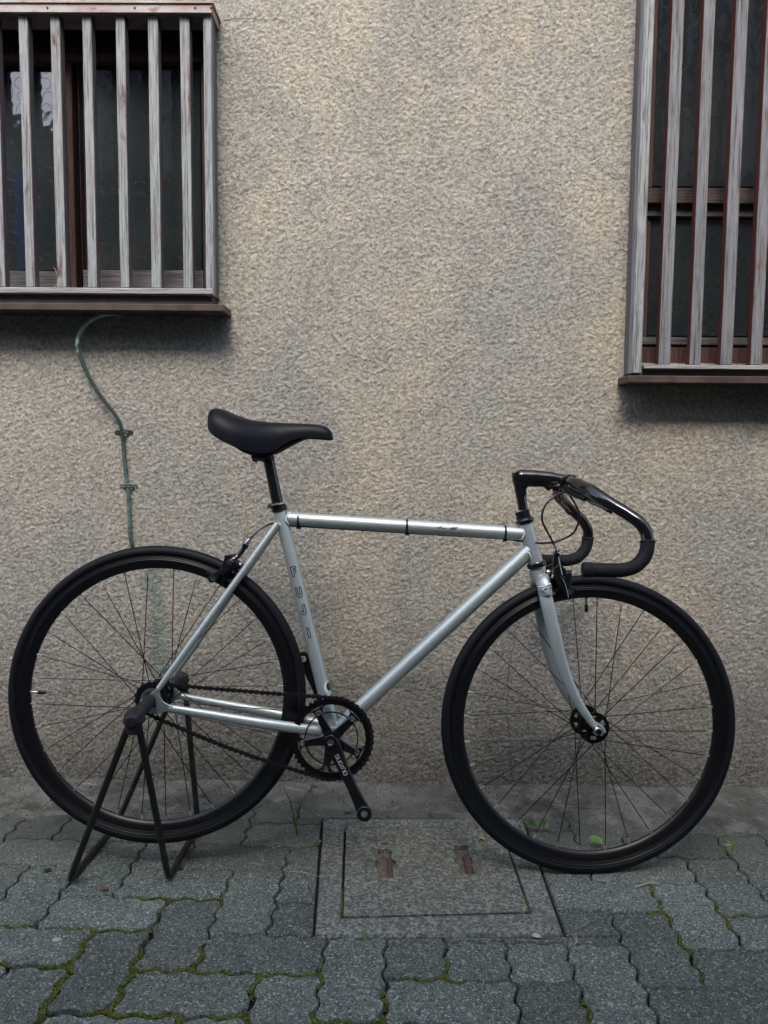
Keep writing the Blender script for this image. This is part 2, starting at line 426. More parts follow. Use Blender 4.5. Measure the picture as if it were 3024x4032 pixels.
# ================================================================== GROUND
g = G(); g.add([(-60, -60, -.03), (60, -60, -.03), (60, 60, -.03), (-60, 60, -.03)], [(0, 1, 2, 3)])
tag(g.obj('ground', SOIL, smooth=None), kind='structure')
pav = link('pavement', *[[(-1.9, -2.9, -.012), (1.9, -2.9, -.012), (1.9, .05, -.012), (-1.9, .05, -.012)], [(0, 1, 2, 3)]], SOIL)
tag(pav, kind='structure')
B = .1161; X0 = -.4705; Y0 = -.799                    # paver module and the lattice corner measured on the ground
def wavef(t): return -.0056*(.28*math.sin(2*math.pi*t) + math.sin(4*math.pi*t) + .12*math.sin(12*math.pi*t))
def lat(x, y):                                        # lattice coordinates (cells) -> ground
    gx = X0 + B*x; gy = Y0 + B*y - .028*(gx+.47)
    return gx, gy
def cell_outline(i, j, ni, nj):
    n = 7; P = []
    def ed(x, y, horiz):
        gx, gy = lat(x, y)
        h = (mn.noise(Vector((gx*45, gy*45, 3.1 if horiz else 9.7))))*.0022
        if horiz: return (gx, gy+wavef(x)+h)
        return (gx+wavef(y)+h, gy)
    for k in range(ni*n): P.append(ed(i+k/n, j, True))
    for k in range(nj*n): P.append(ed(i+ni, j+k/n, False))
    for k in range(ni*n): P.append(ed(i+ni-k/n, j+nj, True))
    for k in range(nj*n): P.append(ed(i, j+nj-k/n, False))
    return P
MH = [gnd(1232, 3690), gnd(2229, 3685), gnd(2062, 3222), gnd(1268, 3222)]      # outer corners of the drain frame: near-left, near-right, far-right, far-left
MHc = [(p.x, p.y) for p in MH]
def clip(poly, a, b, keep_left):
    out = []; n = len(poly)
    sd_ = lambda p: ((b[0]-a[0])*(p[1]-a[1])-(b[1]-a[1])*(p[0]-a[0])) * (1 if keep_left else -1)
    for i in range(n):
        p, q = poly[i], poly[(i+1) % n]; sp, sq = sd_(p), sd_(q)
        if sp >= 0: out.append(p)
        if (sp >= 0) != (sq >= 0):
            t = sp/(sp-sq); out.append((p[0]+(q[0]-p[0])*t, p[1]+(q[1]-p[1])*t))
    return out
def parea(p): return abs(sum(p[i][0]*p[(i+1) % len(p)][1]-p[(i+1) % len(p)][0]*p[i][1] for i in range(len(p))))/2 if len(p) > 2 else 0
joints = []
# --- moss in the joints (nobody could count it)
c1 = lambda *a: [cg(0, *p) for p in a]; c2 = lambda *a: [cg(1000, *p) for p in a]; c3 = lambda *a: [cg(2000, *p) for p in a]
hints = [(c1((0, 1010), (220, 1035), (600, 1050), (960, 1060)), 1), (c1((560, 1060), (500, 1200), (400, 1300)), 1.2), (c1((-60, 1275), (410, 1285)), 1.1), (c1((400, 1300), (290, 1500), (150, 1680)), 1.5),
         (c1((960, 1060), (850, 1310), (770, 1450), (690, 1610)), 1.3), (c1((850, 1310), (1250, 1325), (1680, 1340)), 1.1), (c1((200, 1600), (900, 1610), (1560, 1630)), 1.5), (c1((1290, 1230), (1240, 1310)), 1),
         (c1((1600, 1480), (1570, 1640)), 1.4), (c1((960, 845), (1090, 865)), .8), (c1((1250, 870), (1390, 860)), .7), (c1((1010, 970), (960, 1060)), .9), (c1((0, 1700), (1600, 1720)), 1.2),
         (c2((840, 1385), (1240, 1390)), .8), (c2((840, 1400), (850, 1650)), 1.2), (c2((380, 1655), (850, 1650)), 1.2), (c2((0, 1345), (420, 1360)), .9), (c2((950, 1660), (1250, 1680)), 1), (c2((1220, 1180), (1200, 1260)), .6),
         (c3((890, 815), (950, 890), (1010, 970), (830, 985), (760, 980)), .9), (c3((1430, 990), (1520, 985)), .9), (c3((1365, 950), (1450, 1080)), .8), (c3((490, 1560), (510, 1600)), 1.2), (c3((1120, 1150), (1150, 1230)), .5), (c3((1200, 1300), (1215, 1350)), .5)]
def hintd(p):
    best = 0
    for pl, s in hints:
        for a, b in zip(pl, pl[1:]):
            ab = (b-a).xy; t = max(0, min(1, (p-a.xy).dot(ab)/ab.length_squared)); d = (p-a.xy-ab*t).length
            if d < .026: best = max(best, s*(1 if d < .020 else .5))
    return best
def make_paver(poly):
    pts = []
    for p in poly:                                    # drop near-duplicates
        if not pts or (Vector(p)-Vector(pts[-1])).length > .0012: pts.append(p)
    if len(pts) < 5: return
    for i in range(len(pts)): joints.append((Vector(pts[i]), Vector(pts[(i+1) % len(pts)])))
    o1 = inset2(pts, lambda p: .0021+.0022*hintd(p)+.0008*mn.noise(Vector((p.x*60, p.y*60, 4)))); o2 = inset2(pts, lambda p: .0040+.0022*hintd(p)); n = len(pts)
    cx = sum(p[0] for p in pts)/n; cy = sum(p[1] for p in pts)/n
    tx, ty, dz = random.uniform(-.009, .009), random.uniform(-.009, .009), random.uniform(-.0014, .001)
    z = lambda p: dz+tx*(p[0]-cx)+ty*(p[1]-cy)
    v = [(p[0]-cx, p[1]-cy, -.026) for p in o1] + [(p[0]-cx, p[1]-cy, z(p)-.0024) for p in o1] + [(p[0]-cx, p[1]-cy, z(p)) for p in o2]
    f = [(i, (i+1) % n, n+(i+1) % n, n+i) for i in range(n)] + [(n+i, n+(i+1) % n, 2*n+(i+1) % n, 2*n+i) for i in range(n)] + [tuple(range(2*n, 3*n))]
    me_o = link('paver', [(a+cx, b+cy, c) for a, b, c in v], f, PAVER, pav, smooth=50)
    return me_o
npv = 0
for i in range(-9, 17):
    for j in range(-11, 7):
        m_ = (i-j) % 4
        if m_ == 1: shapes = [(i, j, 2, 1)]
        elif m_ == 0: shapes = [(i, j, 1, 2)]
        else: continue
        if (i, j) == (5, 0): shapes = [(5, 0, 1, 1), (6, 0, 1, 1)]
        for sh in shapes:
            poly = cell_outline(*sh)
            cx = sum(p[0] for p in poly)/len(poly); cy = sum(p[1] for p in poly)/len(poly)
            if cy > -.10 or abs(cx) > 1.45 or cy < -1.9: continue
            if cy < -1.15 and (abs(cx) > 1.0): continue
            rem = poly; pieces = []; tst = poly
            for k in range(4): tst = clip(tst, MHc[k], MHc[(k+1) % 4], True) if len(tst) > 2 else tst
            if parea(tst) < .0004: rem = []; pieces = [poly]
            for k in range(4 if rem else 0):
                a, b = MHc[k], MHc[(k+1) % 4]
                pieces.append(clip(rem, a, b, False)); rem = clip(rem, a, b, True)
                if len(rem) < 3: break
            for p in pieces:
                if parea(p) > .0006:
                    if make_paver(p): npv += 1
print('pavers', npv)

# cement skirt between the paving and the wall: worn, uneven, ragged edge
def strip_edge(x):
    pts = [(-1.9, -.20), (-1.0, -.215), (-.62, -.18), (-.40, -.17), (-.27, -.10), (-.19, -.16), (.33, -.185), (.42, -.20), (.60, -.25), (1.9, -.27)]
    for (a, ya), (b, yb) in zip(pts, pts[1:]):
        if a <= x <= b:
            t = (x-a)/(b-a); t = t*t*(3-2*t); return ya+(yb-ya)*t
    return -.3
v = []; f = []; NX, NY = 380, 20
for a in range(NX+1):
    x = -1.9+3.8*a/NX
    e = strip_edge(x) + .050*mn.noise(Vector((x*6, 1, 0))) + .022*mn.noise(Vector((x*30, 5, 0)))
    if -.20 < x < .36: e = max(e, -.187)
    for b in range(NY+1):
        t = b/NY; y = .02+(e-.02)*t
        z = .0105*(1-t)**1.2 + .0030 + .0050*mn.noise(Vector((x*9, y*14, 2))) + .0030*mn.noise(Vector((x*38, y*45, 7)))
        if b == NY: z = -.008
        elif b == NY-1: z = min(z, .0018)+.0005
        v.append((x, y, z))
for a in range(NX):
    for b in range(NY): q = a*(NY+1)+b; f.append((q, q+1, q+NY+2, q+NY+1))
strip = link('cement_skirt', v, f, CEMENT, smooth=180); tag(strip, kind='structure')

def ribbon(name, pts, width, mat, parent, lift, normal=(0, 0, 1), jit=.004, seed=0, z=None):
    """thin open groove line drawn as a dark sliver following a jagged path"""
    rnd = random.Random(seed); P = []
    for a, b in zip(pts, pts[1:]):
        a, b = Vector(a), Vector(b); n = max(2, int((b-a).length/.012))
        for k in range(n): P.append(a.lerp(b, k/n))
    P.append(Vector(pts[-1])); nv = Vector(normal); v = []; f = []
    for i, p in enumerate(P):
        t = (P[min(i+1, len(P)-1)]-P[max(i-1, 0)]).normalized(); s_ = t.cross(nv)
        p = p + s_*rnd.uniform(-jit, jit) + nv*lift
        w_ = width*rnd.uniform(.35, 1.1)*(.3 if i in (0, len(P)-1) else 1)
        v += [p-s_*w_/2, p+s_*w_/2]
        if i: f.append((2*i-2, 2*i-1, 2*i+1, 2*i))
    return link(name, v, f, mat, parent)
def skz(x, y): return .016
for k, (pl, wd) in enumerate([([(0, 500), (170, 480), (330, 500), (520, 470), (690, 510)], .0022), ([(0, 330), (120, 300), (250, 210), (330, 180)], .002), ([(900, 505), (1100, 520), (1300, 530), (1600, 520)], .002), ([(870, 680), (910, 580), (935, 510)], .004), ([(1190, 680), (1240, 570), (1290, 500)], .003)]):
    q = [cg(0, *p) for p in pl]
    ribbon('crack', [(p.x, p.y, .0) for p in q], wd, CRACKM, strip, .0145 if k != 3 else .009, seed=k)
for k, (pl, wd) in enumerate([([(30, 340), (130, 280), (280, 300), (380, 310), (640, 320)], .006), ([(260, 460), (420, 460), (420, 410), (390, 400)], .004), ([(420, 460), (460, 530)], .0025), ([(690, 330), (780, 440), (830, 470)], .002), ([(1500, 330), (1600, 420), (1640, 520)], .0015)]):
    q = [cg(2000, *p) for p in pl]; ribbon('crack', [(p.x, p.y, .0) for p in q], wd, CRACKM, strip, .0165, seed=20+k)
for k, (pl, wd) in enumerate([([(290, 370), (270, 330), (330, 240), (370, 190)], .005), ([(340, 180), (500, 210), (560, 260), (600, 330)], .003), ([(0, 400), (170, 400), (290, 390), (430, 390)], .002), ([(20, 550), (230, 545)], .002), ([(250, 560), (380, 550)], .002), ([(160, 895), (370, 905)], .002)]):
    q = [cg(1000, *p) for p in pl]; ribbon('crack', [(p.x, p.y, .0) for p in q], wd, CRACKM, strip if k < 3 else pav, .017 if k < 3 else .003, seed=40+k)

# --- concrete drain frame with its lid
drain = empty('drain_cover', (0.09, -.44, 0)); tag(drain, 'square washed concrete drain cover with two rusty lifting bars, set in the grey pavers', 'drain cover')
inv = lambda vs_: [Vector(p)-Vector((.09, -.44, 0)) for p in vs_]
def bil(c, s, t, z): p = c[0].lerp(c[1], s).lerp(c[3].lerp(c[2], s), t); return Vector((p.x, p.y, z))
LD = [gnd(1352, 3610), gnd(2082, 3592), gnd(1968, 3262), gnd(1364, 3262)]
def MHs(s, t, z):                                     # frame param where 0.?..: inner rectangle = lid opening
    return bil(MH, s, t, z)
og = inset2(MHc, .004)
ohole = [(p.x, p.y) for p in LD]; ohole = inset2(ohole, -.0055)
vv = []; ff = []
ring = [og, inset2(og, .003), inset2(ohole, -.002), ohole]
zz = [-.004, .0008, .0008, -.003]
vv += [(x, y, -.03) for x, y in og]
for rr, z_ in zip(ring, zz): vv += [(x, y, z_) for x, y in rr]
vv += [(x, y, -.03) for x, y in ohole]
for l in range(5):
    for k in range(4): ff.append((l*4+k, l*4+(k+1) % 4, (l+1)*4+(k+1) % 4, (l+1)*4+k))
link('frame', inv(vv), ff, AGG, drain, smooth=None)
def ls(p):                                            # ground point -> lid parameters
    s = (p.x-LD[0].x)/(LD[1].x-LD[0].x); t = (p.y-LD[0].y)/(LD[3].y-LD[0].y); return s, t
slots = []
for (xa, xb, ya, yb, na, nb, nya, nyb) in ((812, 905, 752, 566, 796, 930, 682, 636), (1318, 1408, 742, 550, 1302, 1418, 672, 628)):
    s0, t0 = ls(cg(1000, xa, (ya+yb)/2)); s1, _ = ls(cg(1000, xb, (ya+yb)/2)); _, t0 = ls(cg(1000, (xa+xb)/2, ya)); _, t1 = ls(cg(1000, (xa+xb)/2, yb))
    u0_, _ = ls(cg(1000, na, (nya+nyb)/2)); u1_, _ = ls(cg(1000, nb, (nya+nyb)/2)); _, v0_ = ls(cg(1000, xa, nya)); _, v1_ = ls(cg(1000, xa, nyb))
    slots.append((s0, s1, t0, t1, u0_, u1_, v0_, v1_))
xs = sorted({0, 1, *[q for s in slots for q in (s[0], s[1], s[4], s[5])]}); ys = sorted({0, 1, *[q for s in slots for q in (s[2], s[3], s[6], s[7])]})
holes = set()
for i in range(len(xs)-1):
    for j in range(len(ys)-1):
        cx, cy = (xs[i]+xs[i+1])/2, (ys[j]+ys[j+1])/2
        for s in slots:
            if (s[0] < cx < s[1] and s[2] < cy < s[3]) or (s[4] < cx < s[5] and s[6] < cy < s[7]): holes.add((i, j))
vv, ff = slab(xs, ys, holes, lambda x, y, k: bil(LD, x, y, .001 if k == 0 else -.009), 0)
lid = link('lid', inv(vv), ff, AGG2, drain, smooth=None)
gq = G(); gq.add(inv([bil(LD, 0.01, 0.01, -.0095), bil(LD, .99, .01, -.0095), bil(LD, .99, .99, -.0095), bil(LD, .01, .99, -.0095)]), [(0, 1, 2, 3)]); gq.obj('lid_base', PIT, drain, smooth=None)
for (a, b) in (((861, 600), (874, 755)), ((1342, 588), (1386, 745))):
    pa, pb = cg(1000, *a), cg(1000, *b); m_ = pa.lerp(pb, .5)
    pts = [pa+Vector((0, 0, -.012)), pa.lerp(pb, .06)+Vector((0, 0, -.004)), pa.lerp(pb, .2)+Vector((0, 0, -.001)), pa.lerp(pb, .8)+Vector((0, 0, -.001)), pa.lerp(pb, .94)+Vector((0, 0, -.004)), pb+Vector((0, 0, -.012))]
    G().tube(inv(pts), .0052, 10).obj('lifting_bar', RUST, drain)

mg = G(); rm = random.Random(3)
ico = [Vector((0, 0, 1))]+[Vector((math.cos(R(72*k))*.894, math.sin(R(72*k))*.894, .447)) for k in range(5)]+[Vector((math.cos(R(72*k+36))*.894, math.sin(R(72*k+36))*.894, -.447)) for k in range(5)]
icf = [(0, k+1, (k+1) % 5+1) for k in range(5)]+[(k+1, 6+k, (k+1) % 5+1) for k in range(5)]+[((k+1) % 5+1, 6+k, 6+(k+1) % 5) for k in range(5)]
def lump(p, r, flat=.7):
    a = rm.uniform(0, 6.3); ca, sa = math.cos(a), math.sin(a)
    mg.add([p+Vector(((q.x*ca-q.y*sa)*r*rm.uniform(.75, 1.25), (q.x*sa+q.y*ca)*r*rm.uniform(.75, 1.25), q.z*r*flat)) for q in ico], icf)
for a, b in joints:
    if a.y < -1.15: continue
    k = hintd((a+b)/2)
    if not k: continue
    L = (b-a).length
    for q in range(int(L/.0011)+1):
        if mn.noise(Vector((a.x*14, a.y*14, 5))) < -.12: continue
        p = a.lerp(b, rm.random()); sp = .0030*k
        kk = 1+.9*mn.noise(Vector((p.x*55, p.y*55, 8))); lump(Vector((p.x+rm.uniform(-sp, sp)*kk, p.y+rm.uniform(-sp, sp)*kk, rm.uniform(-.0052, -.0004))), rm.uniform(.0012, .0026)*(.8+.25*k))
for a, b in zip(ohole, ohole[1:]+ohole[:1]):
    a, b = Vector(a), Vector(b); L = (b-a).length
    if abs(a.y-b.y) > .1: rngs = [(0, .22)] if a.y < b.y else [(.70, 1)]
    elif a.y < -.5: rngs = [(0, 1)]
    else: continue
    for (u_, v_) in rngs:
        for q in range(int(L*(v_-u_)/.0011)):
            p = a.lerp(b, rm.uniform(u_, v_)); ins = Vector((.09, -.44))-p; ins.normalize()
            if mn.noise(Vector((p.x*20, p.y*20, 1))) < -.25: continue
            p = p+ins*rm.uniform(0, .0035); lump(Vector((p.x, p.y, rm.uniform(-.006, -.0025))), rm.uniform(.0013, .0022))
mo = mg.obj('moss', MOSS, smooth=180); tag(mo, 'olive green moss growing in the paver joints', 'moss', kind='stuff')

# ================================================================== HOUSE WALL AND WINDOWS
house = empty('house', (0, 0, 0)); tag(house, 'old house front of rough beige stucco with two slatted windows above the bicycle', 'building')
LXL, LXR = -1.75, -.468                                # left window box: extent along the wall
zt = wal(842, 60, -.075).z; LZT0, LZT1 = zt, wal(842, 8, -.09).z
LZB = wal(700, 1136, -.075).z; LZB0 = wal(700, 1160, -.075).z
RXL = wal(2508, 900, -.075).x; RXR = 1.75; RZB = wal(2600, 1436, -.075).z; RZB0 = wal(2600, 1453, -.075).z; RZT = 2.75
wx = [-7, -1.70, LXR-.022, RXL+.03, 1.70, 7]; wz = [-.2, RZB+.012, LZB+.012, LZT0-.004, RZT-.05, 4.3]
holes = {(1, 2)} | {(3, 1), (3, 2), (3, 3)}
vv, ff = slab(wx, wz, holes, lambda x, z, k: (x, 0.004 if k == 0 else .14, z), 0)
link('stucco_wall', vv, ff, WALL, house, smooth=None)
# the rough coat itself: real relief, a grain of 4-10 mm standing 2-3 mm proud
import numpy as np
def stucco_coat():
    st_ = .0027; X_ = np.arange(-1.27, 1.2701, st_); Z_ = np.arange(-.03, 2.3, st_); nx, nz = len(X_), len(Z_)
    XX, ZZ = np.meshgrid(X_, Z_, indexing='ij'); rs = np.random.RandomState(5)
    def vn(cell, ang, sx=1.0):
        ca, sa = math.cos(ang), math.sin(ang); a = (XX*ca+ZZ*sa)/cell*sx+300; b = (-XX*sa+ZZ*ca)/cell+1300
        ia = np.floor(a).astype(int); ib = np.floor(b).astype(int); fa = a-ia; fb = b-ib; fa = fa*fa*(3-2*fa); fb = fb*fb*(3-2*fb)
        T_ = rs.rand(4096); P_ = rs.permutation(4096)
        h = lambda i_, j_: T_[(P_[i_ % 4096]+j_*31+(i_*j_) % 97) % 4096]
        return (h(ia, ib)*(1-fa)+h(ia+1, ib)*fa)*(1-fb)+(h(ia, ib+1)*(1-fa)+h(ia+1, ib+1)*fa)*fb-.5
    H = vn(.0068, .5)*.45 + vn(.0046, 1.3)*.9 + vn(.0032, 2.2)*1.25
    H = np.sign(H)*np.abs(H)**.85*.0019 + vn(.05, .9)*.0016 + vn(.22, .3)*.003
    edge = np.minimum(1, np.minimum(np.minimum(XX+1.27, 1.27-XX), np.minimum(2.3-ZZ, ZZ+.2))/.05)
    Yv = .004 - (.0045 + H)*edge
    co = np.stack([XX, Yv, ZZ], -1).reshape(-1, 3)
    I_, J_ = np.meshgrid(np.arange(nx-1), np.arange(nz-1), indexing='ij'); cx = X_[I_]+st_/2; cz = Z_[J_]+st_/2
    keep = ~(((cx < LXR-.012) & (cz > LZB-.004)) & (cz < LZT0)) & ~((cx > RXL+.012) & (cz > RZB-.004))
    I_, J_ = I_[keep], J_[keep]; q = I_*nz+J_; F_ = np.stack([q, q+nz, q+nz+1, q+1], -1).astype(np.int32)
    me = bpy.data.meshes.new('stucco_coat'); me.vertices.add(len(co)); me.vertices.foreach_set('co', co.astype(np.float32).ravel())
    me.loops.add(F_.size); me.loops.foreach_set('vertex_index', F_.ravel()); me.polygons.add(len(F_))
    me.polygons.foreach_set('loop_start', np.arange(0, F_.size, 4, dtype=np.int32)); me.update(calc_edges=True); me.validate()
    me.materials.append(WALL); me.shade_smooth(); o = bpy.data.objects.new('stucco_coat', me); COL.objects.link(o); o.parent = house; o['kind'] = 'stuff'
stucco_coat()
for nm, pts, wd in (('a', [(945, 1905), (975, 2050), (955, 2150), (970, 2280)], .0011), ('b', [(1150, 1265), (1290, 1300), (1380, 1400), (1480, 1430), (1560, 1470)], .0010), ('c', [(2450, 1490), (2400, 1540), (2350, 1570), (2310, 1590)], .0012),
                    ('d', [(2035, 2460), (2005, 2620), (1995, 2750), (2005, 2900), (2018, 3080)], .0016), ('e', [(865, 76), (1000, 78), (1130, 82)], .0012), ('f', [(960, 2430), (1000, 2500), (960, 2560)], .0009), ('g', [(590, 3105), (600, 3020), (640, 2960), (690, 2900)], .001)):
    ribbon('crack', [wal(x, y) for x, y in pts], wd, CRACKM, house, .0022, (0, -1, 0), jit=.0035, seed=ord(nm))

def window(name, label, xl, xr, zb, zb0, ztop, slat_px, slat_y, wood, sidemat, edge, bar_w):
    wn = empty(name, (0, 0, 0), house); wn['label'] = label
    F0, F1 = -.075, -.047                              # slats: front and back face
    zc = zt if ztop is None else ztop
    # dark room and glass
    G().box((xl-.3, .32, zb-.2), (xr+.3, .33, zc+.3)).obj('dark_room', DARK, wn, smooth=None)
    for k, px in enumerate(slat_px):
        x = wal(px, slat_y, F0).x; tw = random.uniform(-.0015, .0015); w_ = bar_w*random.uniform(.95, 1.05)
        v = []; nseg = 8
        for q in range(nseg+1):
            z = zb+.001+(zc-zb-.002)*q/nseg; ox = x+tw*(q/nseg-.5)+.0008*mn.noise(Vector((x*30, z*7, k)))
            v += [(ox-w_/2, F0, z), (ox+w_/2, F0, z), (ox+w_/2, F1, z), (ox-w_/2, F1, z)]
        f = [(0, 1, 2, 3), tuple(nseg*4+i for i in range(4))]; mi = [0, 0]
        for q in range(nseg):
            for e in range(4): f.append((q*4+e, q*4+(e+1) % 4, q*4+4+(e+1) % 4, q*4+4+e)); mi.append(0 if e in (0, 2) else 1)
        o = link('slat', v, f, wood, wn, None, mats=[wood, sidemat], mi=mi)
        md = o.modifiers.new('b', 'BEVEL'); md.width = .0013; md.segments = 1; md.limit_method = 'ANGLE'
    return wn
# left window
slx = [-14, 105.5, 229.5, 353, 482.5, 609, 734]
lw = window('window', 'left slatted window with a brown metal cap, wider rail and seven grey slats in view', LXL, LXR, LZB, LZB0, None, [(-142)]+slx, 603, WOOD, WOODSIDE, 1, .0245)
G().cbox((LXL, -.079, LZB0), (LXR, -.045, LZB), .002).obj('bottom_rail', WOODX, lw, smooth=None)
post = G().cbox((LXR-.018, -.077, LZB0-.002), (LXR+.002, -.050, zt), .0015).obj('corner_post', WOOD, lw, smooth=None)
G().box((LXR-.016, -.050, LZB0+.0005), (LXR-.001, .0, zt)).obj('side_board', WOODSIDE, lw, smooth=None)
G().box((LXL, -.088, zt), (LXR+.006, -.0005, LZT1-.003)).box((LXL, -.092, LZT1-.003), (LXR+.010, .004, LZT1+.002)).obj('metal_cap', CAP, lw, smooth=None)
for px in (186, 530, 768, 830):
    p = wal(px, 30, -.089); G().lathe([(0, -.0015), (.0022, -.001), (.003, .001)], p, (0, 1, 0), 10).obj('nail', RUST, lw)
zs0, zs1 = wal(700, 1224, -.095).z, wal(700, 1197, -.095).z; xs1 = wal(882, 1210, -.095).x
G().cbox((LXL, -.095, zs0), (xs1, .0, zs1), .0015).obj('sill', BROWNMETAL, lw, smooth=None)
G().box((LXL, -.062, zs1-.001), (LXR-.006, .0, LZB0+.0005)).obj('sill_underside', BROWNMETAL, lw, smooth=None)
def inner(px, py): return wal(px, py, .03)
C = lambda x, y: (x/1.659, y/1.659)
def fr(a, b, y0, y1, name, mat, par):
    p, q = wal(*a, y0), wal(*b, y0)
    G().cbox((min(p.x, q.x), y0, min(p.z, q.z)), (max(p.x, q.x), y1, max(p.z, q.z)), .0012).obj(name, mat, par, smooth=None)
fr(C(-900, 325), C(1500, 402), .020, .06, 'top_frame', WOODIN, lw)
fr(C(425, 402), C(500, 1885), .026, .065, 'stile', WOODIN, lw)
fr(C(502, 378), C(1400, 400), .016, .060, 'sash_top', WOODIN, lw)
fr(C(503, 402), C(540, 1760), .034, .065, 'sash_stile', WOODIN, lw)
fr(C(1312, 402), C(1480, 1880), .020, .065, 'stile', WOODIN, lw)
fr(C(540, 1762), C(1330, 1990), .012, .060, 'sash_bottom', WOODINX, lw)
fr(C(-900, 1762), C(424, 1990), .030, .066, 'sash_bottom', WOODINX, lw)
fr(C(-900, 60), C(1500, 322), .004, .015, 'recess_shade_board', DARK, lw)  # near-black board put in for the shade of the recess under the cap
def pane(a, b, Y, par, tilt=0.0, name='pane'):
    p, q = wal(*a, Y), wal(*b, Y); x0, x1, z0, z1 = min(p.x, q.x), max(p.x, q.x), min(p.z, q.z), max(p.z, q.z)
    G().add([(x0, Y, z0), (x1, Y, z0), (x1, Y+.004, z0), (x0, Y+.004, z0), (x0, Y+tilt, z1), (x1, Y+tilt, z1), (x1, Y+tilt+.004, z1), (x0, Y+tilt+.004, z1)],
            [(0, 3, 2, 1), (4, 5, 6, 7), (0, 1, 5, 4), (1, 2, 6, 5), (2, 3, 7, 6), (3, 0, 4, 7)]).obj(name, GLASS, par, smooth=None)
    # raised arcs and short lines pressed into the glass
    rg = G(); rr = random.Random(int(x0*1000)); S_ = .034
    yy = lambda z: Y+tilt*(z-z0)/(z1-z0)-.0002
    inn = lambda q_: x0+.003 < q_[0] < x1-.003 and z0+.003 < q_[1] < z1-.003
    for a_ in range(int((x1-x0)/S_)+1):
        for b_ in range(int((z1-z0)/S_)+1):
            cx, cz = x0+(a_+.5+rr.uniform(-.12, .12))*S_, z0+(b_+.5+rr.uniform(-.12, .12))*S_; r_ = S_*rr.uniform(.36, .46); a0 = rr.choice((0, 90, 180, 270)); sw = rr.choice((90, 180, 180, 270))
            P_ = [(cx+r_*math.cos(R(a0+sw*i/12)), cz+r_*math.sin(R(a0+sw*i/12))) for i in range(13)]
            dx, dz = P_[-1][0]-P_[-2][0], P_[-1][1]-P_[-2][1]; l = math.hypot(dx, dz); P_.append((P_[-1][0]+dx/l*S_*.35, P_[-1][1]+dz/l*S_*.35))
            if rr.random() < .5: P_.append((P_[-1][0]+dz/l*S_*.3, P_[-1][1]-dx/l*S_*.3))
            P_ = [q_ for q_ in P_ if inn(q_)]
            if len(P_) > 2: rg.tube([(q_[0], yy(q_[1]), q_[1]) for q_ in P_], .0005, 4, flat=.6)
    o = rg.obj('glass_relief', RELIEF, par, smooth=180); o['kind'] = 'stuff'
pane(C(-900, 400), C(430, 1765), .052, lw, .002)
pane(C(535, 400), C(1320, 1765), .044, lw, .0)
# bits on the left window: dried stem on the sill, blob of putty under it
G().tube(crom([wal(*C(345, 1885), -.03), wal(*C(375, 1850), -.03), wal(*C(372, 1790), -.028), wal(*C(352, 1745), -.03)]), [.0012]*18+[.002], 6).obj('dried_tendril', STRAW, None)
o = bpy.data.objects['dried_tendril']; tag(o, 'curled dry brown stem caught behind the slats of the left window', 'tendril')
p = wal(677, 1226, -.03); G().lathe([(0, .006), (.006, .005), (.010, .001), (.011, -.001)], p+Vector((0, 0, .002)), (0, 0, -1), 14).obj('putty_blob', PUTTY, lw)

# right window
C2 = lambda x, y: (2350+x/1.383, y/1.383)
srx = [wal(2350+(385+442)/2/1.383, 900/1.383).x]
SR = []
for (t_, b_) in ((442, 374), (616, 537), (801, 699), (965, 866)): SR.append(2350+((t_*(1983-1000)+b_*1000)/1983)/1.383)
SR.append(SR[-1]+122); SR.append(SR[-1]+124); SR.append(SR[-1]+124)
rw = window('window', 'right slatted window with darker slats showing red paint on their left edges', RXL, RXR, RZB, RZB0, RZT, SR, 1000/1.383, WOOD2, REDSIDE, -1, .0290)
G().cbox((RXL+.03, -.079, RZB0), (RXR, -.045, RZB), .0015).obj('bottom_rail', WOODX, rw, smooth=None)
G().cbox((RXL-.002, -.080, RZB0-.012), (RXL+.0235, -.045, RZT), .002).obj('corner_post', WOOD, rw, smooth=None)
G().box((RXL-.001, -.046, RZB0-.011), (RXL+.022, 0, RZT)).obj('side_board', WOODSIDE, rw, smooth=None)
zs0, zs1 = wal(2700, 1508, -.095).z, wal(2700, 1480, -.095).z; xs0 = wal(2472, 1490, -.095).x
G().cbox((xs0, -.095, zs0), (RXR, .0, zs1), .0015).obj('sill', BROWNMETAL, rw, smooth=None)
G().box((RXL+.02, -.062, zs1-.001), (RXR, .0, RZB0+.0005)).obj('sill_underside', BROWNMETAL, rw, smooth=None)
G().box((xs0+.02, -.09, RZT), (RXR, .0, RZT+.03)).obj('metal_cap', CAP, rw, smooth=None)
fr(C2(235, 1022), C2(1500, 1112), .012, .050, 'meeting_rail', WOODRAIL, rw)
fr(C2(240, 1116), C2(1500, 1184), .030, .060, 'lower_sash_top', WOODRAIL2, rw)
fr(C2(240, 1835), C2(1500, 1885), .030, .060, 'lower_sash_bottom', WOODINX, rw)
fr(C2(240, 1890), C2(1500, 2100), .020, .062, 'window_board', WOODIN, rw)
fr(C2(285, -900), C2(300, 1020), .030, .060, 'stile', WOODIN, rw)
fr(C2(250, 1186), C2(270, 1834), .040, .062, 'stile', WOODIN, rw)
pane(C2(300, -900), C2(1600, 1020), .036, rw, .001)
pane(C2(270, 1184), C2(1600, 1836), .048, rw, -.001)

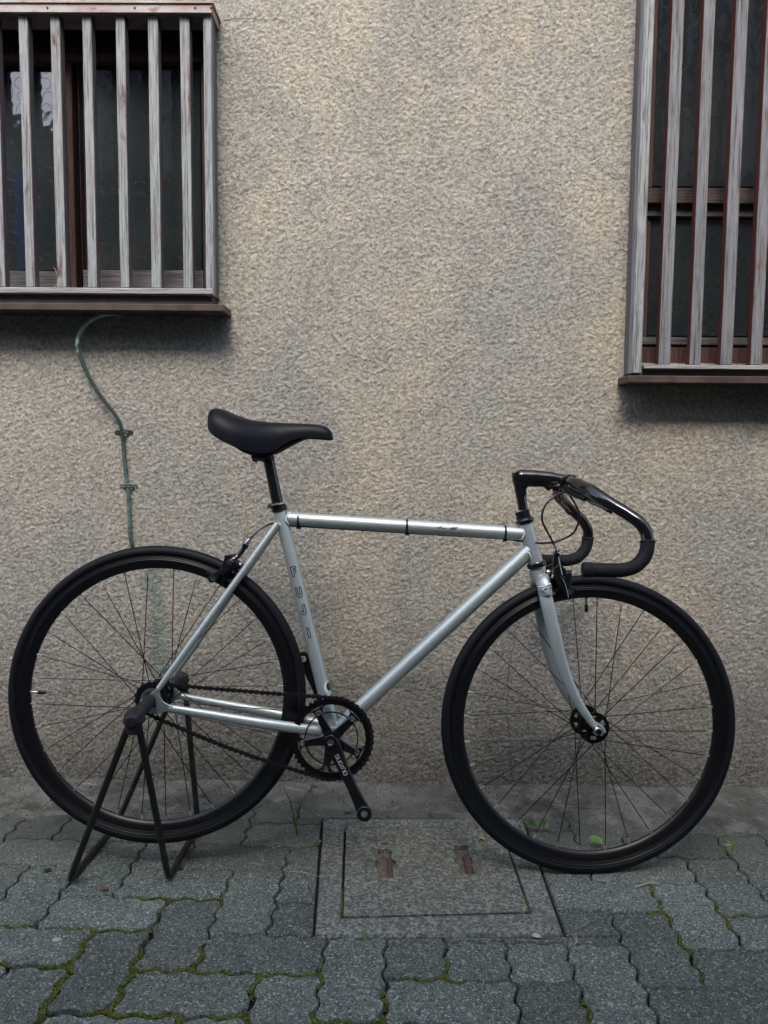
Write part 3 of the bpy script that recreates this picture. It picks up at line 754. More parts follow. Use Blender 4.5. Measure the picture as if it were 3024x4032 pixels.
# across the alley: unseen house added to shade the lower wall, mirrored in glass
opp = empty('unseen_opposite_house', (0, -3.4, 0)); tag(opp, 'dark grey house added unseen across the alley to shade the wall, mirrored in the window glass', 'building')
OPW = simple('opposite_wall', (.10, .10, .10), .8, 0, .25, 3)
OPS = simple('opposite_slat', (.30, .30, .30), .7, 0, .2, 5)
G().box((-2.2, -4, 0), (9, .0, 4.5)).obj('wall', OPW, opp, smooth=None)
G().box((-9, -4, 0), (-2.202, -.1, 3.2)).obj('lower_wing', OPW, opp, smooth=None)
for k in range(20):
    G().box((-2.1+.43*k, .002, 2.75), (-1.92+.43*k, .05, 4.3)).obj('slat', OPS, opp, smooth=None)
tarp = G().box((-2.85, -3.45, 1.7), (-2.5, -3.38, 2.8)).obj('tarpaulin', simple('blue_tarp', (.05, .16, .60), .5), None, smooth=None)
tag(tarp, 'blue tarpaulin hung across the alley, mirrored low in the left glass pane', 'tarpaulin')

# --- copper pipe on the wall
PY = -.012
crd = lambda x, y: (250+x/1.769, 1150+y/1.769)
pp = [(405, 152), (330, 152), (250, 168), (180, 205), (125, 265), (98, 340), (105, 420), (145, 520), (200, 630), (265, 730), (335, 820), (380, 885), (405, 950), (413, 1040), (425, 1180), (437, 1300), (450, 1400), (455, 1500), (460, 1620), (466, 1720), (478, 1800)]
pts = [wal(*crd(*p), PY-.004*math.sin(min(1, k/13)*math.pi)*4) for k, p in enumerate(pp)]
pts[0] = pts[0]+Vector((.01, .02, 0)); pts[-1].y = .004
pipe = empty('copper_pipe', pts[-1]); tag(pipe, 'thin green corroded copper pipe curving down the stucco below the left window', 'pipe')
off = pipe.location.copy()
o = G().tube([p for p in crom(pts, 5)], .0050, 10).obj('tube', VERD, pipe); o.matrix_parent_inverse = Matrix.Translation(-off)
for q in ((412, 968), (448, 1345)):
    c = wal(*crd(*q), PY)
    gg = G()
    gg.tube([c+Vector((-.017, .012, -.001)), c+Vector((-.010, .004, 0)), c+Vector((-.005, -.005, .002)), c+Vector((.005, -.005, .002)), c+Vector((.010, .004, 0)), c+Vector((.017, .012, -.001))], .0022, 6)
    gg.tube([c+Vector((-.017, .012, -.007)), c+Vector((-.010, .004, -.006)), c+Vector((-.005, -.005, -.004)), c+Vector((.005, -.005, -.004)), c+Vector((.010, .004, -.006)), c+Vector((.017, .012, -.007))], .0022, 6)
    gg.tube([c+Vector((-.018, .010, -.004)), c+Vector((-.020, .014, -.004))], .007, 8).tube([c+Vector((.018, .010, -.004)), c+Vector((.020, .014, -.004))], .007, 8)
    o = gg.obj('clip', VERD, pipe); o.matrix_parent_inverse = Matrix.Translation(-off)

# ================================================================== BICYCLE
D0 = 1.8486; OX, OZ = .0, -.82
bike = empty('bicycle', CAM + rt*OX + fw*D0 + up*OZ)
bike.rotation_mode = 'QUATERNION'
bike.rotation_quaternion = Matrix(((rt.x, fw.x, up.x), (rt.y, fw.y, up.y), (rt.z, fw.z, up.z))).to_quaternion()
tag(bike, 'silver fixed gear bicycle with black drop bars and black wheels, held in a rear stand', 'bicycle')
def P(px, py, ly=0.0):
    d = D0+ly; return Vector(((px-1512)/FPX*d-OX, ly, -(py-2016)/FPX*d-OZ))
def mir(p): return Vector((p[0], -p[1], p[2]))
ST0, ST1 = P(2069, 2063), P(2109, 2213); SAX = (ST1-ST0).normalized(); SANG = R(-2.6)
def steer(p, inv_=False):
    p = Vector(p); return Matrix.Rotation(SANG*(-1 if inv_ else 1), 3, SAX) @ (p-ST0) + ST0
def far(pts): return [steer(mir(steer(p, True))) for p in pts]
def BP(name): return empty(name, (0, 0, 0), bike)

# wheels
def wheel(name, c, phase, cross, hub_r, fl, steered, valve_ang, rear):
    wn = BP(name)
    if steered:
        M3 = Matrix.Rotation(SANG, 4, SAX)
        wn.matrix_local = Matrix.Translation(c) @ M3.to_3x3().to_4x4()
    else: wn.location = c
    wn.scale = (1.010, 1.0, 1.010)
    # tyre
    tp = []
    for k in range(22):
        a = 2*math.pi*k/22; r_ = .3225+.0125*math.cos(a); tp.append((r_, .0130*math.sin(a) if r_ > .3155 else .0095*math.sin(a)))
    G().lathe(tp, (0, 0, 0), seg=144, closed=True).obj('tyre', TYRE, wn, smooth=180)
    # rim, brake track with three fine turned grooves
    side = [(.3150, .0114), (.3128, .0114), (.3120, .0106), (.3112, .0112), (.3092, .0112), (.3084, .0107), (.3076, .0112), (.3056, .0112), (.3048, .0107), (.3040, .0112), (.3020, .0112), (.2995, .0106), (.2930, .0088), (.2865, .0058), (.2842, .0030)]
    prof = side + [(r_, -y) for r_, y in reversed(side)]
    G().lathe(prof, (0, 0, 0), seg=144, closed=True).obj('rim', RIM, wn, smooth=28)
    # spokes: 32, laced tangentially
    for k in range(32):
        s = -1 if k % 2 == 0 else 1                    # near flange, far flange
        lead = 1 if (k//2) % 2 == 0 else -1
        a = R(phase+11.25*k); ah = a+lead*R(22.5*cross)
        p0 = Vector((hub_r*math.cos(ah), s*(fl+(.0018 if lead > 0 else -.0018)), hub_r*math.sin(ah)))
        p1 = Vector((.2870*math.cos(a), s*.0015, .2870*math.sin(a)))
        G().tube([p0, p1], .00105, 6).obj('spoke', HUBM, wn)
        d = (p0-p1).normalized(); q = p1+d*.0012
        G().tube([q, q+d*.004, q+d*.004, q+d*.013], [.0022, .0022, .0018, .0017], 8).obj('nipple', NIPM, wn)
    # hub with drilled high flanges
    gg = G()
    gg.lathe([(.0, -fl-.004), (.012, -fl-.004), (.016, -fl), (.013, -fl+.006), (.0125, fl-.006), (.016, fl), (.012, fl+.004), (0, fl+.004)], (0, 0, 0), seg=32)
    gg.obj('hub', HUBM, wn)
    for s in (-1, 1):
        fg = G(); R0, R1, Rm0, Rm1 = .015, hub_r+.0035, .0185, .0265
        if hub_r < .030: Rm0, Rm1 = .0175, .0215
        n = 60; v = []; f = []
        for k in range(n):
            a = 2*math.pi*k/n
            for r_ in (R0, Rm0, Rm1, R1):
                for y in (-.0013, .0013): v.append((r_*math.cos(a), s*fl+y, r_*math.sin(a)))
        for k in range(n):
            l = (k+1) % n; b_, c_ = k*8, l*8; hole = (k % 10) in (2, 3, 4, 5, 6)
            for q in range(3):
                if q == 1 and hole:
                    if (k % 10) == 2: f.append((b_+2, b_+3, b_+5, b_+4))
                    if (k % 10) == 6: f.append((c_+2, c_+3, c_+5, c_+4))
                    f.append((b_+2, b_+3, c_+3, c_+2)); f.append((b_+4, b_+5, c_+5, c_+4)); continue
                f.append((b_+2*q, b_+2*q+2, c_+2*q+2, c_+2*q)); f.append((b_+2*q+1, b_+2*q+3, c_+2*q+3, c_+2*q+1))
            f.append((b_+6, b_+7, c_+7, c_+6))
        fg.add(v, f); fg.obj('hub_flange', HUBM, wn, smooth=None)
    axl = .062 if rear else .066
    G().lathe([(0, -axl), (.0045, -axl), (.0045, axl), (0, axl)], (0, 0, 0), seg=12).obj('axle', DULLSTEEL, wn)
    # valve
    a = R(valve_ang); d = Vector((-math.cos(a), 0, -math.sin(a))); q = Vector((.2845*math.cos(a), 0, .2845*math.sin(a)))
    G().tube([q, q+d*.002, q+d*.002, q+d*.018], [.0055, .0055, .0030, .0030], 12).obj('valve', STEEL, wn)
    G().tube([q+d*.016, q+d*.017, q+d*.030, q+d*.033], [.0036, .0040, .0046, .0034], 12).obj('valve_cap', SATIN, wn)
    return wn
RC = P(619.4, 2734); FC = P(2319.6, 2850)
wheel('rear_wheel', RC, 4.6-.6, 3, .0250, .034, False, 179, True)
wheel('front_wheel', FC, 7.25, 2, .0310, .0350, True, 91.2, False)

# frame
frame = BP('frame')
def T(name, a, b, ra, rb, mat=SILVER, seg=28, par=None, n=2, **k):
    pts = [a.lerp(b, i/(n-1)) for i in range(n)]; rr = [ra+(rb-ra)*i/(n-1) for i in range(n)]
    return G().tube(pts, rr, seg, **k).obj(name, mat, par or frame, smooth=40)
BBc = P(1310, 2887)
SA, SB = P(1097, 1992), P(1311, 2868)
T('seat_tube', SA, SB, .0147, .0152)
TA, TB = P(1124, 2041), P(2072, 2102)
T('top_tube', TA+(TB-TA).normalized()*.004, TB, .0154, .0154)
HA, HB = P(2069, 2063), P(2109, 2213)
T('head_tube', HA, HB, .0169, .0169)
T('down_tube', P(2086, 2166), P(1322, 2876), .0172, .0165)
G().lathe([(0, -.034), (.0205, -.034), (.0205, .034), (0, .034)], BBc, seg=36).obj('bottom_bracket', SILVER, frame)
for s, nm in ((-1, 0), (1, 1)):
    a = P(1094, 2062, -.012); b = P(624, 2712, -.058); a2 = Vector((a.x, s*.012, a.z)); b2 = Vector((b.x, s*.058, b.z))
    n = 12; pts = [a2.lerp(b2, i/n) for i in range(n+1)]
    G().tube(pts, [.0080]*9+[.0078, .0075, .0072, .0060], 18).obj('seat_stay', SILVER, frame, smooth=60)
    a = P(1262, 2880, -.030); b = P(665, 2788, -.058); a2 = Vector((a.x, s*.028, a.z)); b2 = Vector((b.x, s*.056, b.z)); m2 = P(1050, 2850, -.047); m2.y = s*.048
    pts = crom([a2, m2, a2.lerp(b2, .72)+Vector((0, s*.004, 0)), b2], 6); n = len(pts)-1
    G().tube(pts, [.0128-(.0128-.0078)*(i/n)**1.2 for i in range(n+1)], 20, flat=.8).obj('chain_stay', SILVER, frame, smooth=60)
    dp = [(497, 488), (540, 500), (543, 545), (550, 590), (570, 625), (600, 652), (650, 678), (700, 690), (690, 740), (640, 752), (560, 772), (500, 772), (450, 768), (440, 790), (380, 760), (330, 700), (305, 640), (310, 620), (360, 590), (430, 545), (470, 515)]
    poly = []
    for x, y in dp:
        q = P(450+x/3.016, 2550+y/3.016, -.059); poly.append((q.x, q.z))
    y0 = -.0615 if s < 0 else .0565
    G().prism(poly, y0, y0+.005, .0008).obj('dropout', SILVERDK, frame, smooth=None)
    cc = P(450+484/3.016, 2550+683/3.016, -.059)
    G().tube([Vector((cc.x-.003, (y0-.0004) if s < 0 else y0+.0054, cc.z)), Vector((cc.x+.003, (y0-.0004) if s < 0 else y0+.0054, cc.z+.0005))], .0042, 12, flat=.15, ref=(0, 1, 0)).obj('axle_slot', INK, frame)
wl = G()
def beads(c, ax, r_, a0, a1, n):
    ax = ax.normalized(); p = Vector((0, -1, 0)); q = ax.cross(p)
    for k in range(n):
        a = R(a0+(a1-a0)*k/(n-1)); c_ = c+(p*math.cos(a)+q*math.sin(a))*r_
        wl.add([c_+v*.0020 for v in ico], icf)
tax = (TB-TA)
for k in range(16):                                    # saddle-shaped weld where the tubes meet
    a = R(-75+150*k/15); off_ = math.cos(a)
    for base, ax, rr_, big, sgn in ((P(1118, 2041), tax.normalized(), .0158, .0150, 1), (P(2078, 2103), tax.normalized(), .0158, .0170, -1), (P(2090, 2170), (P(2086, 2166)-P(1322, 2876)).normalized(), .0176, .0170, -1)):
        q = ax.cross(Vector((0, 1, 0))); c_ = base + q*(rr_*math.sin(a)) + Vector((0, -1, 0))*(rr_*math.cos(a))
        c_ += ax*sgn*(math.sqrt(max(0, big*big-(rr_*math.cos(a)*.86)**2)))*1.02
        wl.add([c_+v*.0022 for v in ico], icf)
wl.obj('weld_bead', WELD, frame, smooth=180)
# clamp collar
sdir = (SB-SA).normalized()
cl = G(); cl.tube([SA-sdir*.002, SA+sdir*.013], .0172, 28, flat=1)
cl.tube([P(1062, 1994, -.018), P(1095, 1986, -.016)], .006, 10)
cl.obj('seat_clamp', SATIN, frame); G().lathe([(0, -.003), (.0045, -.003), (.0045, .001)], P(1061, 1993, -.024), seg=14).obj('clamp_bolt', STEEL, frame)
# zip ties
for x, y in ((1176, 2047), (1602, 2072), (1988, 2096)):
    c_ = P(x, y); t_ = tax.normalized(); t2 = (t_+Vector((0, 0, .05))).normalized()
    zt_ = G().tube([c_-t2*.0024, c_+t2*.0024], .0163, 28); q = c_-Vector((0, 0, 1))*.0185
    zt_.box((q.x-.005, q.y-.006, q.z-.002), (q.x+.005, q.y+.003, q.z+.003)); zt_.obj('cable_tie', SATIN, frame)

# lettering on tubes: narrow ribbons lying on the curved surface
def on_tube(A, Bp, r_, along, across):
    ax = (Bp-A).normalized(); c_ = A+ax*along; s_ = ax.cross(Vector((0, -1, 0))).normalized()
    if s_.x < 0 and abs(ax.z) > .5: s_ = -s_
    if abs(ax.z) <= .5 and s_.z < 0: s_ = -s_
    a = across/r_; return c_ + s_*(r_*math.sin(a)) + Vector((0, -1, 0))*(r_*math.cos(a))
def strokes(gg, fmap, lines, wd, closed=False):
    for ln in lines:
        Q = []
        for a, b in zip(ln, ln[1:]):
            n = max(1, int(math.hypot(b[0]-a[0], b[1]-a[1])/.12))
            for k in range(n): Q.append((a[0]+(b[0]-a[0])*k/n, a[1]+(b[1]-a[1])*k/n))
        Q.append(ln[-1]); v = []; f = []
        for i, p in enumerate(Q):
            a, b = Q[max(0, i-1)], Q[min(len(Q)-1, i+1)]; dx, dy = b[0]-a[0], b[1]-a[1]; l = math.hypot(dx, dy) or 1
            nx, ny = -dy/l*wd/2, dx/l*wd/2
            v += [fmap(p[0]-nx, p[1]-ny), fmap(p[0]+nx, p[1]+ny)]
            if i: f.append((2*i-2, 2*i-1, 2*i+1, 2*i))
        gg.add(v, f)
OUT = {'F': [[(0, 0), (0, 2), (1.15, 2), (1.15, 1.55), (.5, 1.55), (.5, 1.25), (1, 1.25), (1, .82), (.5, .82), (.5, 0), (0, 0)]],
       'U': [[(0, 2), (0, .45), (.25, .1), (.6, 0), (.95, .1), (1.2, .45), (1.2, 2), (.8, 2), (.8, .6), (.6, .45), (.4, .6), (.4, 2), (0, 2)]],
       'J': [[(.6, 2), (1.1, 2), (1.1, .45), (.85, .1), (.55, 0), (.2, .08), (0, .4), (0, .75), (.38, .75), (.48, .5), (.62, .6), (.62, 2)]],
       'I': [[(.3, 0), (.3, 2), (.78, 2), (.78, 0), (.3, 0)]]}
for ch, (x, y) in zip('FUJI', ((1155, 2250), (1174, 2332), (1195, 2399), (1210, 2490))):
    gg = G(); c_ = P(x, y); al = (c_-SA).dot(sdir); h_ = .0112
    fm = lambda a, b, al=al, h_=h_: on_tube(SA, SB, .0152, al+(1-b)*h_, (a-.55)*.0105)
    strokes(gg, fm, OUT[ch], .19); gg.obj('letter', INK, frame, smooth=None)
fm = lambda a, b: on_tube(TA, TB, .01565, (P(1728, 2078)-TA).length+a*.0120, -.0005+b*.0100)
gg = G()
strokes(gg, fm, [[(-.25, .0), (.1, .2), (.55, .75)], [(-.35, .22), (.0, .24), (.45, .18), (1.2, .08)], [(2.0, -.1), (2.35, .15), (2.75, .75)], [(2.15, .3), (2.5, .25), (2.9, .35)], [(2.5, -.05), (2.9, .35), (3.2, .75)], [(2.7, .3), (3.1, .4)], [(2.9, -.05), (3.2, .3), (3.6, .75)], [(1.6, .95), (1.9, .9)]], .16)
strokes(gg, fm, [[(-1.0, -.75), (-.8, -.55), (-.4, -.8), (-.1, -.45)], [(0, -.6), (.3, -.85), (.7, -.7), (1.0, -.85), (1.3, -.65)], [(1.5, -.6), (1.9, -.85), (2.3, -.6)], [(2.4, -.6), (2.8, -.9), (3.2, -.7)], [(3.4, -.6), (3.8, -.9), (4.1, -.6)]], .07)
gg.obj('script_lettering', INK, frame, smooth=None)
# round sticker at the foot of the seat tube, wrapped to the right
stc = (P(1312, 2697)-SA).dot(sdir)
def disc(gg, r0_, r1_, lift):
    v = []; f = []; n = 32
    for k in range(n+1):
        a = 2*math.pi*k/n
        for q in range(5):
            rr_ = r0_+(r1_-r0_)*q/4; v.append(on_tube(SA, SB, .0151+lift, stc+rr_*math.sin(a), .0190+rr_*math.cos(a)))
    for k in range(n):
        for q in range(4): f.append((k*5+q, k*5+q+1, (k+1)*5+q+1, (k+1)*5+q))
    gg.add(v, f)
gg = G(); disc(gg, 0, .0155, .0001); gg.obj('sticker', MARK, frame, smooth=None)
gg = G(); disc(gg, 0, .0095, .0003)
strokes(gg, lambda a, b: on_tube(SA, SB, .0154, stc+.0100+.0022*(1-b), .0125+a*.0022), [[(0, 1), (1, 1)], [(.5, 1), (.5, 0)], [(1.4, .1), (1.4, .9), (2.1, .9), (2.1, .1), (1.4, .1)]], .3)
gg.obj('sticker_print', INK, frame, smooth=None)

# fork (turned with the bars)
fork = BP('fork')
k4 = lambda x, y: (1900+x/2.0738, 1750+y/2.0738)
bl = [(*k4(500, 1165), -.036, .0150), (*k4(528, 1300), -.042, .0152), (*k4(563, 1450), -.045, .0148), (*k4(612, 1659), -.048, .0142), (2213, 2617, -.0495, .0134), (2246, 2706, -.0505, .0118), (2284, 2778, -.0515, .0098), (2325, 2838, -.0525, .0080), (2340, 2858, -.053, .0068)]
near = crom([P(x, y, l) for x, y, l, r_ in bl], 5); rr_ = []
for (a, b) in zip(bl, bl[1:]):
    for k in range(5): rr_.append(a[3]+(b[3]-a[3])*k/5)
rr_.append(bl[-1][3])
for pts in (near, far(near)): G().tube(pts, rr_, 24, flat=.62, ref=(0, 1, 0)).obj('fork_blade', SILVER, fork, smooth=60)
cr = [(385, 1045), (500, 1025), (520, 1060), (545, 1105), (572, 1150), (585, 1215), (560, 1240), (530, 1262), (495, 1225), (455, 1215), (447, 1160), (430, 1115), (400, 1075)]
top = P(*k4(440, 1035)); ctop = P(*k4(452, 1085)); csh = P(*k4(505, 1150))
cg_ = G()
cg_.tube([P(*k4(438, 1020)), P(*k4(450, 1075)), P(*k4(465, 1105))], [.0165, .0172, .0165], 24, wide=[1, 1, 1])
shp = []
for s in (-1, 1):
    a = P(*k4(462, 1085)); b = P(*k4(512, 1175), -.040)
    pn = [a, steer(Vector((a.x+.006, -.016, a.z-.006))), P(*k4(490, 1125), -.030), P(*k4(505, 1170), -.038), P(*k4(516, 1232), -.040)]
    if s > 0: pn = far(pn)
    cg_.tube(crom(pn, 5), [.0165]*6+[.0172]*8+[.0172]*6+[.0165], 22, flat=.72, ref=(0, 1, 0))
cg_.obj('fork_crown', SILVER, fork, smooth=60)
# triangular badge lug on the near shoulder
lug = [(452, 1160), (500, 1155), (555, 1130), (562, 1160), (562, 1175), (545, 1195), (530, 1232), (512, 1222), (490, 1202), (455, 1195)]
poly = [(P(*k4(x, y), -.049).x, P(*k4(x, y), -.049).z) for x, y in lug]
G().prism(poly, -.0535, -.046, .001).obj('badge', SILVER, fork, smooth=None)
tri = [(488, 1185), (512, 1172), (540, 1168), (535, 1190), (518, 1207)]
trp = [P(*k4(x, y), -.0542) for x, y in tri]
G().tube(trp, .0009, 6, closed=True).obj('badge_emblem', MARK, fork); 
poly = [(p.x, p.z) for p in trp]; G().prism(poly, -.0540, -.0534).obj('badge_field', SILVERDK, fork, smooth=None)
# fork ends, nut
tipn = P(2365, 2885, -.075)
for s in (-1, 1):
    pn = [(2335, 2848, .007), (2350, 2862, .010), (2362, 2878, .0125), (2366, 2890, .012)]
    q = [P(x, y, -.054) for x, y, _ in pn]
    if s > 0: q = far(q)
    G().tube(q, [z_[2] for z_ in pn], 16, flat=.26, ref=(0, 1, 0)).obj('fork_end', SILVERDK, fork, smooth=50)
    hub = FC; ax = (steer(ST0+Vector((0, s, 0)))-ST0).normalized(); c_ = FC+ax*.058
    G().lathe([(0, 0), (.0095, 0), (.0105, .002), (.0105, .004), (.0085, .0045), (.0085, .012), (.0075, .013), (0, .013)], c_, ax, 6 if False else 20).obj('axle_nut', STEEL, fork, smooth=25)
    G().lathe([(.0048, .012), (.0048, .018), (0, .018)], c_, ax, 12).obj('axle_end', SATIN, fork)

# headset
hs = BP('headset')
hd = (HB-HA).normalized()
g1 = G(); t0 = HA
g1.lathe([(.0160, .0), (.0190, -.001), (.0212, -.005), (.0212, -.009), (.018, -.013), (.0165, -.014)], HA, hd, 32); g1.obj('upper_cup', GLOSS, hs)
g2 = G(); g2.lathe([(.0150, -.012), (.0172, -.0125), (.0172, -.018), (.0160, -.0185), (.0160, -.022), (.0168, -.0225), (.0168, -.030), (.0135, -.031)], HA, hd, 8); g2.obj('lock_nut', SATIN, hs, smooth=25)
g3 = G(); g3.lathe([(.0170, -.001), (.0205, 0), (.0222, .003), (.0222, .009), (.0205, .0125), (.0170, .0135)], HB, hd, 32); g3.obj('lower_cup', GLOSS, hs)

# stem: quill, elbow, arm, clamp
stem = BP('stem')
qa, qb = P(*k4(333, 535)), P(*k4(283, 262)); ex = P(*k4(480, 280)); ce = P(*k4(690, 312))
sg = G()
sg.tube([qa, qa.lerp(qb, .5), qb, qb+(qb-qa).normalized()*.010], [.0112, .0113, .0125, .0110], 20)
sg.tube(crom([P(*k4(262, 268)), P(*k4(300, 275)), P(*k4(400, 277)), P(*k4(520, 285)), P(*k4(620, 298)), ce], 4), [.0150]*2+[.0170]*2+[.0200]*2+[.0195]*4+[.0185]*5+[.0170]*5+[.0160], 20, flat=.72, ref=(0, 1, 0))
sg.tube(crom([P(*k4(326, 420)), P(*k4(322, 350)), P(*k4(340, 308)), P(*k4(400, 290))], 4), [.0100]*4+[.0125]*5+[.0140]*4, 16)
sg.obj('stem_body', GLOSS, stem, smooth=60)
def lat_ax(p, l): return p + (steer(ST0+Vector((0, l, 0)))-ST0)
gg = G(); pa, pb = lat_ax(ce, -.022), lat_ax(ce, .022)
gg.tube([pa, pa.lerp(pb, .08), pa.lerp(pb, .92), pb], [.0165, .0180, .0180, .0165], 24); gg.obj('clamp', GLOSS, stem, smooth=40)
G().tube([P(*k4(520, 325)), P(*k4(560, 350))], [.009, .011], 12).obj('clamp_bolt_lug', SATIN, stem)

# handlebar
hb = BP('handlebar')
cc = P(*k4(690, 312)); 
nb = [lat_ax(cc, 0), lat_ax(cc, -.030), P(2258, 1903, -.062), P(2290, 1917, -.092), P(2325, 1934, -.120), P(2369, 1962, -.145), P(2430, 1999, -.165), P(2474, 2026, -.176), P(2513, 2054, -.186), P(2540, 2088, -.192), P(2549, 2120, -.196), P(2549, 2150, -.198), P(2541, 2184, -.199), P(2520, 2214, -.200), P(2490, 2235, -.200), P(2445, 2245, -.200), P(2382, 2245, -.200), P(2302, 2243, -.200)]
cv = crom(nb, 6); n = len(cv); farcv = far(cv)
gi = 11*6-3                                            # where the grip starts
bar_r = [.0138 if i < 8 else (.0138+.0016*math.sin(math.pi*min(1, (i-8)/26))-.0008*min(1, (i-8)/30)) for i in range(n)]
allp = list(reversed(farcv[1:])) + cv; allr = list(reversed(bar_r[1:])) + bar_r
cut = len(farcv)-1-gi
G().tube(allp[cut:len(allp)-cut], allr[cut:len(allp)-cut], 22).obj('bar', GLOSS, hb, smooth=180)
for c_ in (cv, farcv):
    gp = c_[gi-1:]; m_ = len(gp)
    rr_ = [.0152, .0152]+[.0143]*(m_-4)+[.0143, .0143]
    gp2 = [gp[0]]+[gp[0].lerp(gp[1], .7)]+gp[1:]; rr2 = [.0150, .0152]+[.0144]*(len(gp2)-2)
    G().tube(gp2, rr2, 24).obj('grip', GRIPM, hb, smooth=50)
    e = c_[-1]; d = (c_[-1]-c_[-3]).normalized()
    G().tube([e-d*.014, e-d*.013, e+d*.002, e+d*.0045], [.0150, .0156, .0156, .0140], 24).obj('end_plug', GRIPM, hb, smooth=40)
    e = gp[0]; d = (gp[0]-gp[1]).normalized()
    G().tube([e-d*.004, e-d*.001, e+d*.001], [.0152, .0160, .0150], 24).obj('grip_collar', GRIPM, hb, smooth=40)

# brake levers under the bar tops
k2 = lambda x, y: (2080+x/4.1475, 1820+y/4.1475)
for s in (-1, 1):
    lv = BP('brake_lever')
    fl_ = (lambda q: q) if s < 0 else far
    ring_c = P(*k2(640, 345), -.036); tng = (P(2290, 1917, -.092)-lat_ax(cc, -.030)).normalized()
    rp = []
    q1 = tng.cross(Vector((0, 0, 1))).normalized(); q2 = tng.cross(q1)
    for k in range(24): a = 2*math.pi*k/24; rp.append(ring_c+q1*.0150*math.cos(a)+q2*.0150*math.sin(a))
    G().tube(fl_(rp), .0024, 8, closed=True).obj('clamp_band', SATIN, lv)
    G().tube(fl_([P(*k2(735, 232), -.040), P(*k2(752, 250), -.055)]), .0048, 10).obj('clamp_bolt', SATIN, lv)
    G().tube(fl_([P(*k2(590, 420), -.034), P(*k2(680, 480), -.060), P(*k2(800, 545), -.085), P(*k2(930, 605), -.105)]), [.0075, .0080, .0070, .0055], 12, flat=.8).obj('lever_body', SATIN, lv, smooth=50)
    G().tube(fl_([P(*k2(880, 520), -.100), P(*k2(960, 545), -.108), P(*k2(1000, 600), -.112)]), [.005, .006, .004], 10).obj('pivot', GLOSS, lv)
    G().tube(fl_(crom([P(*k2(930, 592), -.100), P(*k2(1060, 655), -.118), P(*k2(1200, 712), -.135), P(*k2(1300, 765), -.148), P(*k2(1385, 806), -.155)], 5)), [.0045]*4+[.0055]*8+[.0066]*7+[.0066, .0050], 14, flat=.62).obj('lever_blade', GLOSS, lv, smooth=60)
    G().tube(fl_([P(*k2(628, 470), -.045), P(*k2(650, 500), -.050), P(*k2(670, 530), -.052)]), [.0042, .0048, .0032], 10).obj('cable_stop', DULLSTEEL, lv)
body = BP('lever_clamp')
G().tube(crom([P(*k2(330, 405)), P(*k2(420, 395), -.006), P(*k2(520, 420), -.012)], 4), [.006]*4+[.0105]*4+[.009], 14, flat=.8).obj('clamp_shell', SATIN, body, smooth=50)
G().tube([P(*k2(380, 345), -.01), P(*k2(480, 350), -.012)], .0050, 12).obj('clamp_nut', SATIN, body)

# cables
def cable(name, pts, r_=.0024, mat=HOUSING):
    o = G().tube(crom(pts, 8), r_, 10).obj(name, mat, bike, smooth=180); return o
cable('brake_cable', [P(*k2(660, 490), -.048), P(*k2(560, 495), -.055), P(*k2(420, 560), -.062), P(*k2(290, 690), -.066), P(*k2(228, 840), -.066), P(*k2(240, 990), -.058), P(*k2(320, 1150), -.045), P(2183, 2146, -.030)])
cable('brake_cable', [P(*k2(670, 530), -.050), P(*k2(740, 640), -.060), P(*k2(805, 760), -.066), P(*k2(835, 900), -.064), P(*k2(800, 1040), -.055), P(*k2(720, 1170), -.045), P(*k4(640, 780), -.035), P(*k4(560, 800), -.028), P(*k4(460, 805), -.020), P(2095, 2134, -.004), P(2060, 2132, .004), P(2010, 2124, .004), P(1980, 2120, .0)])
cable('brake_cable', [P(1980, 2121, .0), P(1602, 2098, .0), P(1176, 2072, .0), P(1130, 2072, .006)], .0022)
k3 = lambda x, y: (700+x/2.0738, 1500+y/2.0738)
cable('brake_cable', [P(1118, 2060, .014), P(1095, 2056, .022), P(*k3(790, 1160), .020), P(*k3(730, 1178), .014), P(*k3(660, 1220), .006), P(*k3(610, 1270), .0), P(*k3(590, 1292), .0)])

# brakes
f5 = lambda x, y: (2060+x/5.53, 2120+y/5.53)
def polyp(pts, mp, ly): return [(P(*mp(x, y), ly).x, P(*mp(x, y), ly).z) for x, y in pts]
fb = BP('front_brake')
G().tube([P(*f5(690, 165), -.030), P(*f5(708, 230), -.030), P(*f5(715, 262), -.030)], [.0042, .0052, .0062], 14).obj('barrel_adjuster', STEEL, fb, smooth=30)
G().tube([P(*f5(718, 262), -.030), P(*f5(735, 305), -.030)], .0074, 8).obj('adjuster_nut', STEEL, fb, smooth=20)
G().tube(crom([P(*f5(735, 310), -.030), P(*f5(715, 400), -.030), P(*f5(705, 520), -.030), P(*f5(700, 640), -.028), P(*f5(740, 760), -.026)], 4), [.0075]*4+[.0066]*8+[.0085]*5, 14, flat=.7).obj('cable_arm', GLOSS, fb, smooth=60)
G().tube([P(*f5(490, 745)), P(*f5(700, 765)), P(*f5(1040, 800))], [.0085, .0100, .0115], 16).obj('centre_bolt', SATIN, fb)
arm = [(640, 650), (700, 620), (770, 585), (850, 600), (925, 670), (935, 760), (1000, 720), (1045, 780), (1050, 900), (1000, 960), (1030, 1040), (1075, 1130), (1088, 1220), (1060, 1285), (990, 1290), (930, 1250), (880, 1160), (830, 1090), (770, 1060), (725, 960), (710, 850), (660, 760)]
G().prism(polyp(arm, f5, -.034), -.040, -.028, .0015).obj('caliper_arm', SATIN, fb, smooth=None)
arm2 = [(560, 880), (640, 830), (720, 900), (850, 880), (980, 900), (1040, 960), (1000, 1060), (850, 1070), (740, 1060), (640, 1000)]
G().prism(polyp(arm2, f5, 0), -.020, .030, .002).obj('caliper_bridge', SATIN, fb, smooth=None)
fa = [steer(mir(steer(Vector((x, -.034, z)), True))) for x, z in polyp(arm, f5, -.034)]
